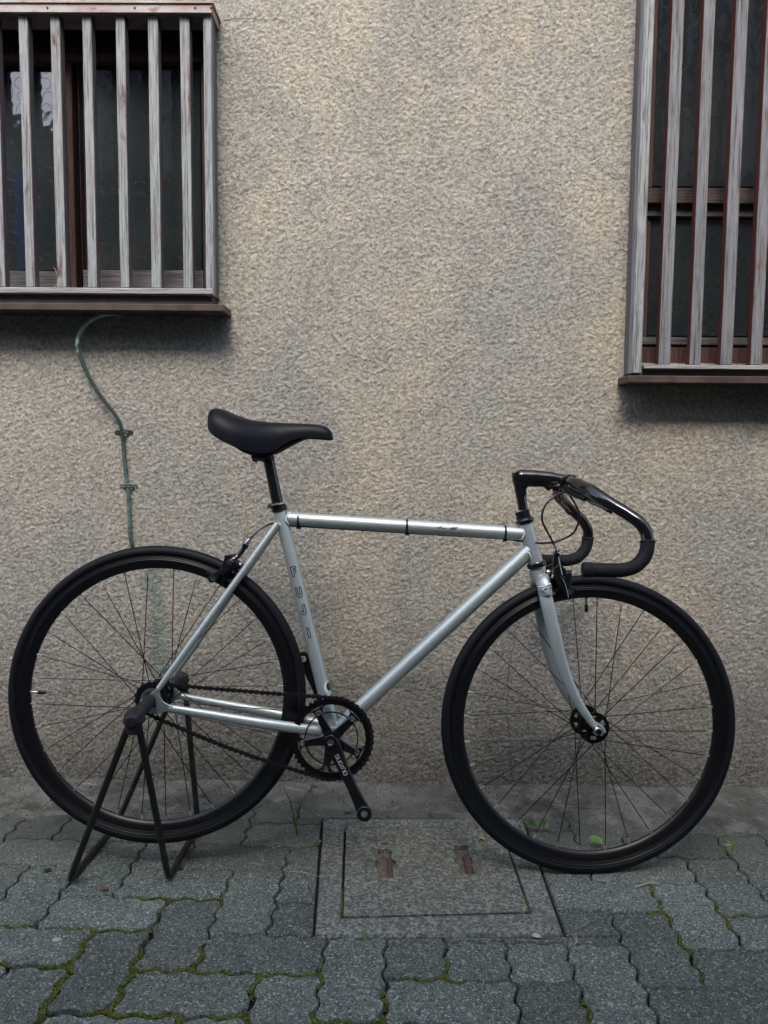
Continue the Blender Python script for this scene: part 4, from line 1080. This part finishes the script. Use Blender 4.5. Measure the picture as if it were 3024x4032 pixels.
G().prism([(p.x, p.z) for p in fa], .026, .036, .0015).obj('caliper_arm', SATIN, fb, smooth=None)
for (x, y, r_) in ((855, 855, .0046), (1005, 1165, .0056)):
    c_ = P(*f5(x, y), -.044)
    G().lathe([(0, -.001), (r_*.45, -.001), (r_*.5, -.003), (r_, -.003), (r_, .005), (0, .005)], c_, seg=18).obj('bolt', STEEL, fb, smooth=30)
for (x, y) in ((520, 730), (690, 745), (620, 820), (905, 790)):
    c_ = P(*f5(x, y), -.016); G().tube([c_, c_+Vector((.006, -.002, -.001))], .0060, 12).obj('washer', DULLSTEEL, fb, smooth=30)
G().tube(crom([P(*f5(560, 680), -.022), P(*f5(620, 740), -.026), P(*f5(650, 800), -.028), P(*f5(620, 850), -.026)], 4), .0011, 6).obj('spring', STEEL, fb)
for s in (-1, 1):
    pts = [P(*f5(720, 1165), -.020), P(*f5(800, 1140), -.020), P(*f5(950, 1120), -.020), P(*f5(1100, 1110), -.020), P(*f5(1160, 1108), -.020)]
    if s > 0: pts = far(pts)
    G().tube(pts, [.0065, .0095, .0100, .0085, .0070], 14, flat=.5).obj('brake_pad', TYRE, fb, smooth=60)
G().tube([P(*f5(765, 395), -.032), P(*f5(850, 800), -.045)], .0008, 6).obj('inner_wire', STEEL, fb)
G().tube([P(*f5(870, 905), -.045), P(*f5(930, 1040), -.047), P(*f5(985, 1290), -.046)], .0008, 6).obj('inner_wire', STEEL, fb)

rb = BP('rear_brake')
r5 = lambda x, y: (780+x/5.53, 2080+y/5.53)
G().tube([P(*r5(1132, 235)), P(*r5(1075, 300))], [.0042, .0058], 14).obj('barrel_adjuster', STEEL, rb, smooth=30)
G().tube([P(*r5(1082, 295)), P(*r5(1045, 340))], .0074, 8).obj('adjuster_nut', STEEL, rb, smooth=20)
G().tube(crom([P(*r5(1040, 345)), P(*r5(1000, 430)), P(*r5(900, 570), -.003), P(*r5(780, 690), -.008), P(*r5(700, 780), -.012)], 4), [.0080]*4+[.0060]*7+[.0090]*6, 14, flat=.7).obj('cable_arm', GLOSS, rb, smooth=60)
arm = [(600, 705), (660, 740), (720, 800), (700, 880), (640, 950), (560, 1000), (470, 1010), (440, 1070), (390, 1150), (320, 1190), (250, 1165), (217, 1105), (245, 1045), (350, 970), (460, 905), (520, 850), (555, 780), (575, 700), (578, 590), (680, 575), (760, 578), (785, 615), (700, 660)]
G().prism(polyp(arm, r5, -.030), -.036, -.024, .0015).obj('caliper_arm', SATIN, rb, smooth=None)
G().prism(polyp(arm, r5, 0.0), .024, .036, .0015).obj('caliper_arm', SATIN, rb, smooth=None)
br = [(600, 720), (700, 700), (830, 690), (905, 740), (850, 860), (720, 1000), (620, 980), (560, 860)]
G().prism(polyp(br, r5, 0), -.022, .024, .002).obj('caliper_bridge', SATIN, rb, smooth=None)
G().tube([P(*r5(690, 900), -.01), P(*r5(860, 800), -.006), P(*r5(960, 830))], [.0110, .0100, .0080], 16).obj('centre_bolt', SATIN, rb, smooth=40)
c_ = P(*r5(325, 1095), -.041)
G().lathe([(0, -.001), (.0026, -.001), (.0030, -.003), (.0058, -.003), (.0058, .005), (0, .005)], c_, seg=18).obj('bolt', STEEL, rb, smooth=30)
for (x, y) in ((725, 735), (905, 780), (750, 950)):
    c_ = P(*r5(x, y), -.018); G().tube([c_, c_+Vector((.004, -.003, -.003))], .0042, 10).obj('washer', STEEL, rb, smooth=30)
for s in (-1, 1):
    pts = [P(*r5(180, 950), -.020), P(*r5(260, 985), -.020), P(*r5(380, 1040), -.020), P(*r5(500, 1110), -.020), P(*r5(560, 1150), -.020)]
    if s > 0: pts = [mir(p) for p in pts]
    G().tube(pts, [.0065, .0085, .0100, .0095, .0075], 14, flat=.5).obj('brake_pad', TYRE, rb, smooth=60)

# saddle: lofted shell
sad = BP('saddle')
prof = [(272, 290, 290, .012), (276, 258, 345, .040), (290, 240, 395, .056), (330, 229, 440, .068), (385, 240, 478, .073), (440, 262, 508, .074), (500, 287, 538, .072), (560, 308, 562, .067), (620, 322, 580, .059), (680, 331, 590, .050), (740, 337, 589, .042), (800, 341, 572, .035), (860, 344, 536, .030), (930, 346, 492, .0265), (1000, 349, 469, .0245), (1080, 352, 462, .023), (1150, 357, 467, .0215), (1200, 370, 472, .020), (1240, 395, 477, .0165), (1262, 430, 478, .0105), (1268, 462, 477, .004)]
v = []; f = []; NA = 25; stations = []
dense = crom([(a, b, c) for a, b, c, d in prof], 3); wds = crom([(d, 0, 0) for a, b, c, d in prof], 3)
for q, wv in zip(dense, wds):
    w_ = max(.002, wv.x); tz = P(*k3(q.x, q.y)); bz = P(*k3(q.x, q.z), -w_*.85); x = tz.x; zt_, zb_ = tz.z, bz.z
    for k in range(NA):
        a = math.pi*(k/(NA-1)-.5)                     # -90..90 from near skirt over the top to far skirt
        sn, cs = math.sin(a), math.cos(a)
        yy = w_*math.copysign(abs(sn)**.85, sn); zz_ = zb_+(zt_-zb_)*cs**.62
        v.append((x, yy, zz_))
    for k in range(NA-2, 0, -1):                       # underside tucked up
        a = math.pi*(k/(NA-1)-.5); sn, cs = math.sin(a), math.cos(a)
        v.append((x, w_*.93*math.copysign(abs(sn)**.85, sn), zb_+(zt_-zb_)*.35*cs**.6))
nr = NA+NA-2; n = len(dense)
for i in range(n-1):
    for k in range(nr): l = (k+1) % nr; f.append((i*nr+k, i*nr+l, (i+1)*nr+l, (i+1)*nr+k))
f += [tuple(range(nr)), tuple(range((n-1)*nr, n*nr))]
link('saddle_shell', v, f, SADDLEM, sad, 60)
for s in (-1, 1):
    G().tube(crom([P(*k3(360, 430), 0)+Vector((0, s*.03, 0)), P(*k3(520, 560), 0)+Vector((0, s*.022, 0)), P(*k3(640, 598), 0)+Vector((0, s*.022, 0)), P(*k3(790, 580), 0)+Vector((0, s*.020, 0)), P(*k3(1000, 480), 0)+Vector((0, s*.010, 0)), P(*k3(1180, 430), 0)], 5), .0035, 8).obj('saddle_rail', SATIN, sad)

sp = BP('seat_post')
T('post', P(*k3(741, 640)), P(*k3(815, 1000)), .0132, .0132, GLOSS, par=sp)
G().tube([P(*k3(733, 600)), P(*k3(738, 640)), P(*k3(742, 660))], [.0120, .0150, .0136], 24).obj('head', SATIN, sp)
G().tube([P(*k3(610, 612)), P(*k3(680, 618)), P(*k3(745, 612))], [.0085, .0120, .0130], 14, flat=2.0, ref=(0, 1, 0)).obj('rail_clamp', SATIN, sp, smooth=50)
G().tube([P(*k3(612, 640)), P(*k3(652, 648))], .0050, 12).obj('clamp_bolt', SATIN, sp)

# cranks, chainring, cog, chain
CY = -.043; CC = Vector((BBc.x, 0, BBc.z)); RRING = .0905; NT = 46
def P2(c, r_, a): return (c.x+r_*math.cos(a), c.z+r_*math.sin(a))
cr_ = BP('chainring')
n = NT*6; v = []; f = []
for k in range(n):
    a = 2*math.pi*k/n; ph = k % 6; rt_ = (.0885, .0888, .0918, .0945, .0918, .0888)[ph]
    for r_ in (.0755, rt_):
        for y in (-.0014, .0014): q = P2(CC, r_, a); v.append((q[0], CY+y, q[1]))
for k in range(n):
    b_, c_ = k*4, ((k+1) % n)*4
    for (i0, i1) in ((0, 2), (3, 1), (2, 3), (1, 0)): f.append((b_+i0, b_+i1, c_+i1, c_+i0))
link('toothed_ring', v, f, HUBM, cr_, None)
G().lathe([(.0572, CY-.0012), (.0600, CY-.0012), (.0600, CY+.0012), (.0572, CY+.0012)], CC, seg=72, closed=True).obj('inner_ring', HUBM, cr_, smooth=None)
ba = [R(44+72*k) for k in range(5)]
for a in ba:
    tb = [P2(CC, .0560, a-.10), P2(CC, .0560, a+.10), P2(CC, .0640, a+.15), P2(CC, .0700, a+.17), P2(CC, .0765, a+.30), P2(CC, .0765, a-.30), P2(CC, .0700, a-.17), P2(CC, .0640, a-.15)]
    G().prism(tb, CY-.0013, CY+.0013).obj('ring_tab', HUBM, cr_, smooth=None)
    sp_ = [P2(CC, .012, a-1.1), P2(CC, .020, a-.62), P2(CC, .030, a-.34), P2(CC, .060, a-.13), P2(CC, .0690, a-.10), P2(CC, .0712, a), P2(CC, .0690, a+.10), P2(CC, .060, a+.13), P2(CC, .030, a+.34), P2(CC, .020, a+.62), P2(CC, .012, a+1.1)]
    G().prism(sp_, CY-.0095, CY-.0022, .0015).obj('spider_arm', GLOSS, cr_, smooth=None)
    q = P2(CC, .0645, a); G().lathe([(0, -.0005), (.0024, -.0005), (.0028, -.0024), (.0052, -.0020), (.0056, 0), (.0056, .002)], (q[0], CY-.0100, q[1]), seg=16).obj('ring_bolt', DULLSTEEL, cr_, smooth=30)
G().lathe([(0, CY-.010), (.018, CY-.010), (.0205, CY-.006), (.0205, CY+.004)], CC, seg=32).obj('spider_hub', GLOSS, cr_)

def crank(sgn, c0, eye, name='crank_arm'):
    ck = BP(name); c0 = Vector(c0); eye = Vector(eye); ax = eye-c0; L = math.hypot(ax.x, ax.z); ux, uz = ax.x/L, ax.z/L; nx, nz = -uz, ux
    st = [(-.0, .0150), (.012, .0165), (.028, .0150), (.060, .0118), (.110, .0112), (.145, .0122), (L-.012, .0145)]
    m_ = 14; v = []; f = []
    for (t, hw) in st:
        y = c0.y+(eye.y-c0.y)*min(1, max(0, t/L))**1.3; th = .0075-.0020*t/L
        px_, pz_ = c0.x+ux*t, c0.z+uz*t
        for (a, b) in ((-1, -.55), (-.8, -.95), (-.4, -1.0), (.4, -1.0), (.8, -.95), (1, -.55), (1, .8), (-1, .8)): v.append((px_+nx*hw*a, y+th*b, pz_+nz*hw*a))
    k8 = 8
    for i in range(len(st)-1):
        for k in range(k8): l = (k+1) % k8; f.append((i*k8+k, i*k8+l, (i+1)*k8+l, (i+1)*k8+k))
    f += [tuple(range(k8)), tuple(range((len(st)-1)*k8, len(st)*k8))]
    link('arm', v, f, SATIN, ck, 40)
    e = eye
    G().lathe([(.0074, -.0065), (.0150, -.0065), (.0165, -.005), (.0165, .005), (.0150, .0065), (.0074, .0065)], e, seg=28, closed=True).obj('pedal_eye', SATIN, ck, smooth=40)
    G().lathe([(.0072, -.0062), (.0080, -.0062), (.0080, .0062), (.0072, .0062)], e, seg=20, closed=True).obj('eye_thread', DULLSTEEL, ck, smooth=40)
    G().lathe([(0, -.009), (.012, -.009), (.0150, -.006), (.0160, .004), (.0160, .008)], c0, seg=28).obj('boss', GLOSS, ck)
    G().lathe([(.0128, -.0100), (.0148, -.0100), (.0148, -.008)], c0, seg=28).obj('dust_ring', SATIN, ck)
    G().lathe([(0, -.0110), (.0040, -.0112), (.0050, -.0125), (.0070, -.0125), (.0072, -.009)], c0, seg=6+14).obj('crank_bolt', DULLSTEEL, ck, smooth=30)
    return ck, (c0, ux, uz, nx, nz, L)
EC = P(1434.5, 3202, -.078)
ck, fr_ = crank(-1, (BBc.x, -.066, BBc.z), EC)
fe = P(1195, 2593, .070)
ck2 = crank(1, (BBc.x, .062, BBc.z), fe)
# white maker's name on the near crank
c0, ux, uz, nx, nz, L = fr_
SGL = {'S': [[(1, 1.7), (.8, 2), (.2, 2), (0, 1.7), (0, 1.3), (.2, 1.05), (.8, .95), (1, .7), (1, .3), (.8, 0), (.2, 0), (0, .3)]], 'U': [[(0, 2), (0, .3), (.25, 0), (.75, 0), (1, .3), (1, 2)]],
       'G': [[(1, 1.7), (.75, 2), (.2, 2), (0, 1.7), (0, .3), (.2, 0), (.8, 0), (1, .3), (1, .95), (.55, .95)]], 'I': [[(.5, 0), (.5, 2)]], 'N': [[(0, 0), (0, 2), (.75, 2), (1, 1.7), (1, 0)]], 'O': [[(0, .3), (.25, 0), (.75, 0), (1, .3), (1, 1.7), (.75, 2), (.25, 2), (0, 1.7), (0, .3)]]}
gg = G(); pos = .030
for ch in 'SUGINO':
    adv = .0052 if ch == 'I' else .0088
    def fm(a, b, pos=pos, ch=ch):
        t = pos+(a if ch != 'I' else a-.3)*.0068; h_ = (b-1)*.0040; y = c0.y+(EC.y-c0.y)*(t/L)**1.3-(.0075-.0020*t/L)-.0004
        return (c0.x+ux*t+nx*h_, y, c0.z+uz*t+nz*h_)
    strokes(gg, fm, SGL[ch], .24); pos += adv
gg.obj('lettering', WHITEINK, ck, smooth=None)

RCc = Vector((RC.x, 0, RC.z)); RCOG = .0345
cog = BP('rear_cog'); n = 17*6; v = []; f = []
for k in range(n):
    a = 2*math.pi*k/n; rt_ = (.0318, .0322, .0345, .0368, .0345, .0322)[k % 6]
    for r_ in (.0215, rt_):
        for y in (-.0014, .0014): q = P2(RCc, r_, a); v.append((q[0], CY+y, q[1]))
for k in range(n):
    b_, c_ = k*4, ((k+1) % n)*4
    for (i0, i1) in ((0, 2), (3, 1), (2, 3), (1, 0)): f.append((b_+i0, b_+i1, c_+i1, c_+i0))
link('toothed_cog', v, f, CHAINM, cog, None)
G().lathe([(.0165, CY-.004), (.0240, CY-.004), (.0240, CY+.002), (.0165, CY+.002)], RCc, seg=36, closed=True).obj('lock_ring', DULLSTEEL, cog, smooth=40)
for k in range(5):
    a = R(20+72*k); q = P2(RCc, .0195, a); 
# chain path: outer tangents of two circles, with a little sag below
dx, dz = CC.x-RCc.x, CC.z-RCc.z; L = math.hypot(dx, dz); al = math.atan2(dz, dx); be = math.asin((RRING-RCOG)/L)
path = []
a_t = al+math.pi/2+be; a_b = al-math.pi/2-be
pt = lambda c, r_, a: Vector((c.x+r_*math.cos(a), CY, c.z+r_*math.sin(a)))
for k in range(40): path.append(pt(RCc, RCOG, a_b-(a_b-(a_t-2*math.pi))*k/40))         # round the back of the cog
top0, top1 = pt(RCc, RCOG, a_t), pt(CC, RRING, a_t)
for k in range(60): q = top0.lerp(top1, k/60); q.z -= .0015*math.sin(math.pi*k/60); path.append(q)
for k in range(80): path.append(pt(CC, RRING, a_t-(a_t-a_b)*k/80))
b0, b1 = pt(CC, RRING, a_b), pt(RCc, RCOG, a_b)
for k in range(60): q = b0.lerp(b1, k/60); q.z -= .009*math.sin(math.pi*k/60); path.append(q)
cum = [0]
for i in range(len(path)): cum.append(cum[-1]+(path[(i+1) % len(path)]-path[i]).length)
tot = cum[-1]; nl_ = int(round(tot/.0127)/2)*2; pitch = tot/nl_
def at(s):
    s %= tot
    lo, hi = 0, len(path)
    while hi-lo > 1:
        m_ = (lo+hi)//2
        if cum[m_] <= s: lo = m_
        else: hi = m_
    return path[lo].lerp(path[(lo+1) % len(path)], (s-cum[lo])/max(1e-9, cum[lo+1]-cum[lo]))
cgm = G()
for k in range(nl_):
    a, b = at(k*pitch), at((k+1)*pitch); d = (b-a).normalized(); nz_ = Vector((-d.z, 0, d.x)); mid = (a+b)/2; L2 = (b-a).length/2
    wy = .0042 if k % 2 else .0030
    pl = []
    for t, h_ in ((-1.0-.62, 0), (-1.45, .0032), (-1.0, .0047), (-.5, .0034), (0, .0020), (.5, .0034), (1.0, .0047), (1.45, .0032), (1.62, 0), (1.45, -.0032), (1.0, -.0047), (.5, -.0034), (0, -.0020), (-.5, -.0034), (-1.0, -.0047), (-1.45, -.0032)):
        q = mid+d*(t*L2 if abs(t) <= 1 else math.copysign(L2+(abs(t)-1)*.0070, t))+nz_*h_; pl.append((q.x, q.z))
    for s in (-1, 1): cgm.prism(pl, CY+s*wy-.0005, CY+s*wy+.0005)
    cgm.tube([a+Vector((0, -.0052, 0)), a+Vector((0, .0052, 0))], .0022, 8, ref=(1, 0, 0))
chn = cgm.obj('chain', CHAINM, bike, smooth=None)

# ================================================================== STAND
S1 = P(526, 2832, -.2); S2 = P(712, 2673, .2)
toW = lambda p: bike.matrix_world @ p if False else CAM + rt*(p.x+OX) + fw*(D0+p.y) + up*(p.z+OZ)
HN, HF = toW(P(526, 2832, -.20)), toW(P(712, 2676, .196)); AX = (HF-HN).normalized()
AN, AF = toW(Vector((RC.x, -.0635, RC.z))), toW(Vector((RC.x, .0635, RC.z)))
FT = [gnd(273, 3482), gnd(664, 3474), gnd(463, 3250), gnd(780, 3262)]
stand = empty('bike_stand', ((FT[0]+FT[3])/2).xy.to_3d()); tag(stand, 'black bent-tube display stand holding up the rear wheel axle', 'bike stand'); so_ = Matrix.Translation(-stand.location)
def SO(g_, nm, mt, **k): o = g_.obj(nm, mt, stand, **k); o.matrix_parent_inverse = so_; return o
rS = .0072; LU = Vector((0, 0, rS))
def corner(a, b, c, r_):
    u_ = (a-b).normalized(); v_ = (c-b).normalized(); return [b+u_*r_, b+u_*r_*.45+v_*.06*r_, b+(u_+v_)*.16*r_, b+v_*r_*.45+u_*.06*r_, b+v_*r_]
for near_f, far_f, sx in ((FT[0], FT[2], -1), (FT[1], FT[3], 1)):
    nf, ff_ = near_f+LU, far_f+LU; a = HN+Vector((sx*.010, .0, -.012)); b = HF+Vector((sx*.010, 0, -.012))
    pts = [a] + corner(a, nf, ff_, .035) + corner(nf, ff_, b, .035) + [b]
    SO(G().tube(pts, rS, 14), 'leg', STANDM, smooth=60)
for h_, a_, s in ((HN, AN, -1), (HF, AF, 1)):
    d = (a_-h_).normalized()
    gg = G(); gg.lathe([(0, -.020), (.010, -.020), (.017, -.015), (.0215, -.004), (.0205, .004), (.0225, .014), (.0160, .022), (.0130, .024)], h_, d, 7)
    gg.tube([h_+Vector((0, 0, -.008)), h_+Vector((0, 0, -.028))], [.018, .015], 10)
    SO(gg, 'head', STANDRUB, smooth=28)
    ln = (a_-h_).length
    SO(G().lathe([(.0125, .020), (.0140, .034), (.0132, .040), (.0128, ln*.45), (.0136, ln*.47), (.0134, ln-.006), (.0150, ln-.004), (.0150, ln-.001), (.0, ln-.001)], h_, d, 24), 'axle_cup', STANDRUB, smooth=40)

# ================================================================== SMALL GROWTH AND LITTER
def leafblade(gg, base, tip, wd, droop=.0, nrm=Vector((0, 0, 1)), n=6):
    base, tip = Vector(base), Vector(tip); d = tip-base; s_ = d.cross(nrm)
    if s_.length < 1e-6: s_ = Vector((1, 0, 0))
    s_.normalize(); v = []; f = []
    for k in range(n+1):
        t = k/n; c_ = base+d*t+Vector((0, 0, 1))*droop*math.sin(math.pi*t); h_ = wd/2*math.sin(math.pi*min(.98, t*.92+.05))**.8
        v += [c_-s_*h_, c_-Vector((0, 0, wd*.08)), c_+s_*h_]
        if k: b_ = 3*k; f += [(b_-3, b_-2, b_+1, b_), (b_-2, b_-1, b_+2, b_+1)]
    gg.add(v, f)
def sprig(name, label, cat, px, py, leaves, mat, h=.02, z0=0.0, stem=True, seed=1, group=None):
    p = gnd(px, py); rr2_ = random.Random(seed); root_ = empty(name, (p.x, p.y, z0)); tag(root_, label, cat, {'seedling': 'small seedlings sprouting from the joints', 'weed': 'leafy weeds by the wall foot'}[name])
    if stem: G().tube([(0, 0, -.004), (0, 0, h*.5), (.001, 0, h)], [.0009, .0008, .0006], 5).obj('stem', mat, root_)
    for (dx_, dz_, L_, wd) in leaves:
        gg = G(); a = Vector((0, 0, h*.85)); b = Vector((dx_, rr2_.uniform(-.004, .004), h*.85+dz_)); L_ *= .75; wd *= .7; b = a+(b-a).normalized()*L_
        leafblade(gg, a, b, wd, .1*L_, Vector((0, -.75, .65))); gg.obj('leaf', mat, root_, smooth=180)
    return root_
sprig('seedling', 'bright green two-leaf seedling in the gap left of the drain cover', 'seedling', 1250, 3335, [(-.012, .004, .017, .015), (.012, .003, .013, .007), (.010, -.008, .012, .009), (-.006, -.010, .014, .012)], LEAF, .014)
sprig('seedling', 'pale seedling at the far left corner of the drain cover', 'seedling', 1262, 3240, [(-.012, .005, .012, .006), (.012, .006, .013, .005), (.002, .014, .012, .004)], LEAF2, .008, z0=.012)
sprig('seedling', 'small pale green clover-like sprout in front of the drain cover', 'seedling', 1430, 3705, [(.008, .010, .019, .013), (-.016, .006, .019, .006), (-.003, -.006, .015, .008), (.012, -.004, .012, .007)], LEAF2, .008)
sprig('seedling', 'tiny pale sprout in the paver joint left of the drain cover', 'seedling', 812, 3722, [(-.012, .003, .014, .008), (.013, .002, .014, .008), (.001, .010, .012, .008)], LEAF2, .007)
sprig('seedling', 'tiny pale sprout at the mossy joint corner in the lower left foreground', 'seedling', 1008, 3838, [(.006, .009, .013, .008), (-.012, -.001, .012, .007)], LEAF2, .006)
sprig('seedling', 'tiny sprout in the joint at the right edge of the paving', 'seedling', 2738, 3705, [(-.012, .002, .013, .007), (.006, .004, .008, .005)], LEAF2, .006)
sprig('seedling', 'dark sprout in the joint low on the right side of the paving', 'seedling', 2745, 3800, [(-.014, .004, .015, .005), (.012, .003, .013, .005), (.002, .011, .012, .005), (-.006, -.006, .010, .005)], LEAF, .006)
sprig('weed', 'leafy weed growing behind the front wheel near the drain cover', 'weed', 2090, 3275, [(-.022, .008, .024, .014), (-.012, .014, .022, .012), (.000, .016, .020, .012), (.014, .012, .022, .012), (.024, .004, .024, .012), (-.018, -.004, .020, .012), (.012, -.004, .020, .012)], LEAF, .012, z0=.010)
sprig('weed', 'second leafy clump of weed further right behind the front wheel', 'weed', 2140, 3282, [(-.016, .006, .018, .011), (.004, .014, .018, .010), (.016, .006, .020, .010), (.020, -.004, .018, .010)], LEAF, .010, z0=.010)
wd_ = sprig('weed', 'upright thin-leaved weed at the right edge beside the wall skirt', 'weed', 2882, 3378, [(-.026, .004, .030, .007), (-.018, .020, .026, .006), (.004, .030, .030, .007), (.012, .016, .018, .005), (-.022, -.014, .024, .006), (.004, -.020, .016, .008)], simple('weed_yellow_green', (.16, .24, .05), .55, 0, .3), .034)
lf = empty('fallen_leaf', gnd(2346, 3322, .012)); tag(lf, 'single fresh green leaf lying on the cement behind the front wheel', 'leaf')
gg = G(); leafblade(gg, (.016, -.004, .004), (-.014, .010, .010), .020, .003, Vector((0, -.5, .85))); gg.obj('blade', simple('fresh_leaf', (.07, .18, .02), .45, 0, .2), lf, smooth=180)
gb = empty('grass_blade', gnd(1170, 3290, .0)); tag(gb, 'long thin blades of grass rising from the crack left of the crank', 'grass')
p0 = gnd(1170, 3290)
for tx_, tz_, wd in ((-.034, .125, .0050), (-.020, .060, .0035), (.030, .012, .0018)):
    gg = G(); P_ = crom([(0, 0, 0), (tx_*.25, -.003, tz_*.45), (tx_*.6, -.006, tz_*.8), (tx_, -.010, tz_)], 5); v = []; f = []
    for k, q in enumerate(P_):
        h_ = wd/2*(1-(k/(len(P_)-1))**2*.9); v += [q-Vector((h_, 0, 0)), q+Vector((h_, .0008, 0))]
        if k: f.append((2*k-2, 2*k-1, 2*k+1, 2*k))
    gg.add(v, f); gg.obj('blade', simple('grass', (.11, .16, .03), .6, 0, .3) if wd > .002 else STRAW, gb, smooth=180)
def twig(label, pts, r_=.0009, z=.004, mat=STRAW):
    q = [gnd(x, y) for x, y in pts]; c_ = q[0]
    P_ = crom([(a.x-c_.x, a.y-c_.y, .0015*math.sin(k*2.1)+.002) for k, a in enumerate(q)], 5)
    o = G().tube(P_, [r_*(1-.5*k/(len(P_)-1)) for k in range(len(P_))], 5).obj('dry_twig', mat, loc=(c_.x, c_.y, z)); tag(o, label, 'twig', 'dry straws and twigs lying on the ground')
twig('pale curved root fibre crossing onto the left edge of the drain cover', [(1140, 3441), (1200, 3448), (1245, 3458), (1290, 3457), (1318, 3461)])
twig('curled pale straw on the pavers left of the drain cover', [(1000, 3405), (1025, 3420), (1036, 3395), (1034, 3365)], .0008)
twig('forked pale straw at the near right corner of the drain frame', [(2255, 3690), (2268, 3720), (2262, 3735), (2300, 3750)], .0012)
twig('curved pale straw upright against the near right corner of the drain frame', [(2258, 3735), (2272, 3715), (2264, 3683)], .0012)
twig('flat dry stalk on the pavers right of the front tyre contact', [(2505, 3502), (2560, 3488), (2605, 3490)], .0018, .004)
twig('long straw lying at the foot of the wall behind the rear wheel', [(325, 3118), (350, 3121), (382, 3124)], .0018, .022)
twig('straw lying by the foot of the wall left of the crank', [(1126, 3134), (1160, 3142), (1200, 3148)], .0016, .022)
twig('bundle of reddish dry needles beside the crank end', [(1330, 3150), (1345, 3170), (1360, 3184)], .0012, .020, simple('needle', (.20, .13, .09), .8))
def chip(label, px, py, sz, mat, z=.003, name='dead_leaf', cat='leaf'):
    p = gnd(px, py); v = []; f = []; n = 9; rr3 = random.Random(int(px))
    v.append((0, 0, .004))
    for k in range(n): a = 2*math.pi*k/n; r_ = sz*rr3.uniform(.6, 1.1); v.append((r_*math.cos(a)*1.3, r_*math.sin(a), rr3.uniform(0, .004)))
    for k in range(n): f.append((0, 1+k, 1+(k+1) % n))
    o = link(name, v, f, mat, None, 180, loc=(p.x, p.y, z)); tag(o, label, cat, 'dry leaf scraps on the ground' if name == 'dead_leaf' else None)
chip('curled red-brown leaf on the cement inside the rear wheel circle', 798, 3149, .011, DEADLEAF, .018)
chip('small orange-brown leaf scrap on the pavers under the rear wheel', 411, 3505, .008, DEADLEAF)
chip('reddish leaf chip on the drain lid left of the first lifting bar', 1514, 3320, .007, simple('chip_red', (.22, .09, .07), .7))
chip('tan leaf chip on the far right of the drain lid', 1901, 3309, .007, simple('chip_tan', (.34, .19, .09), .7))
chip('pale broken leaf scraps at the near edge of the drain frame', 2110, 3692, .010, simple('chip_pale', (.38, .33, .26), .8))
chip('dark scrap of leaf on the paver left of the stand foot', 186, 3432, .009, simple('chip_dark', (.02, .02, .02), .9))
chip('pale greenish bird dropping spot on the lower left paver', 222, 3703, .009, simple('chip_white', (.30, .38, .33), .8), .0005, 'dropping', 'dropping')
chip('small grey stone chip beside the crank pedal end', 1370, 3205, .011, AGG, .012, 'stone_chip', 'stone')
# crumbs of grit along the skirt
gt = G(); rg_ = random.Random(11)
def crumb(p, r_):
    gt.add([p+Vector((q.x*r_*rg_.uniform(.7, 1.3), q.y*r_*rg_.uniform(.7, 1.3), q.z*r_*.7)) for q in ico], icf)
for k in range(2600):
    x = rg_.uniform(-1.05, 1.05); y = -abs(rg_.gauss(0, .14))-.005
    if y < -.9: continue
    crumb(Vector((x, y, .002+.013*max(0, 1+y/.3))), rg_.choice((.0008, .0009, .0012, .0012, .0018, .0026)))
o = gt.obj('grit', simple('grit', (.12, .11, .09), .9, 0, .7, 40), smooth=None); tag(o, 'scattered grit and crumbs along the wall foot', 'grit', kind='stuff')
print('tris', sum(len(o.data.polygons) for o in scene.objects if o.type == 'MESH'))
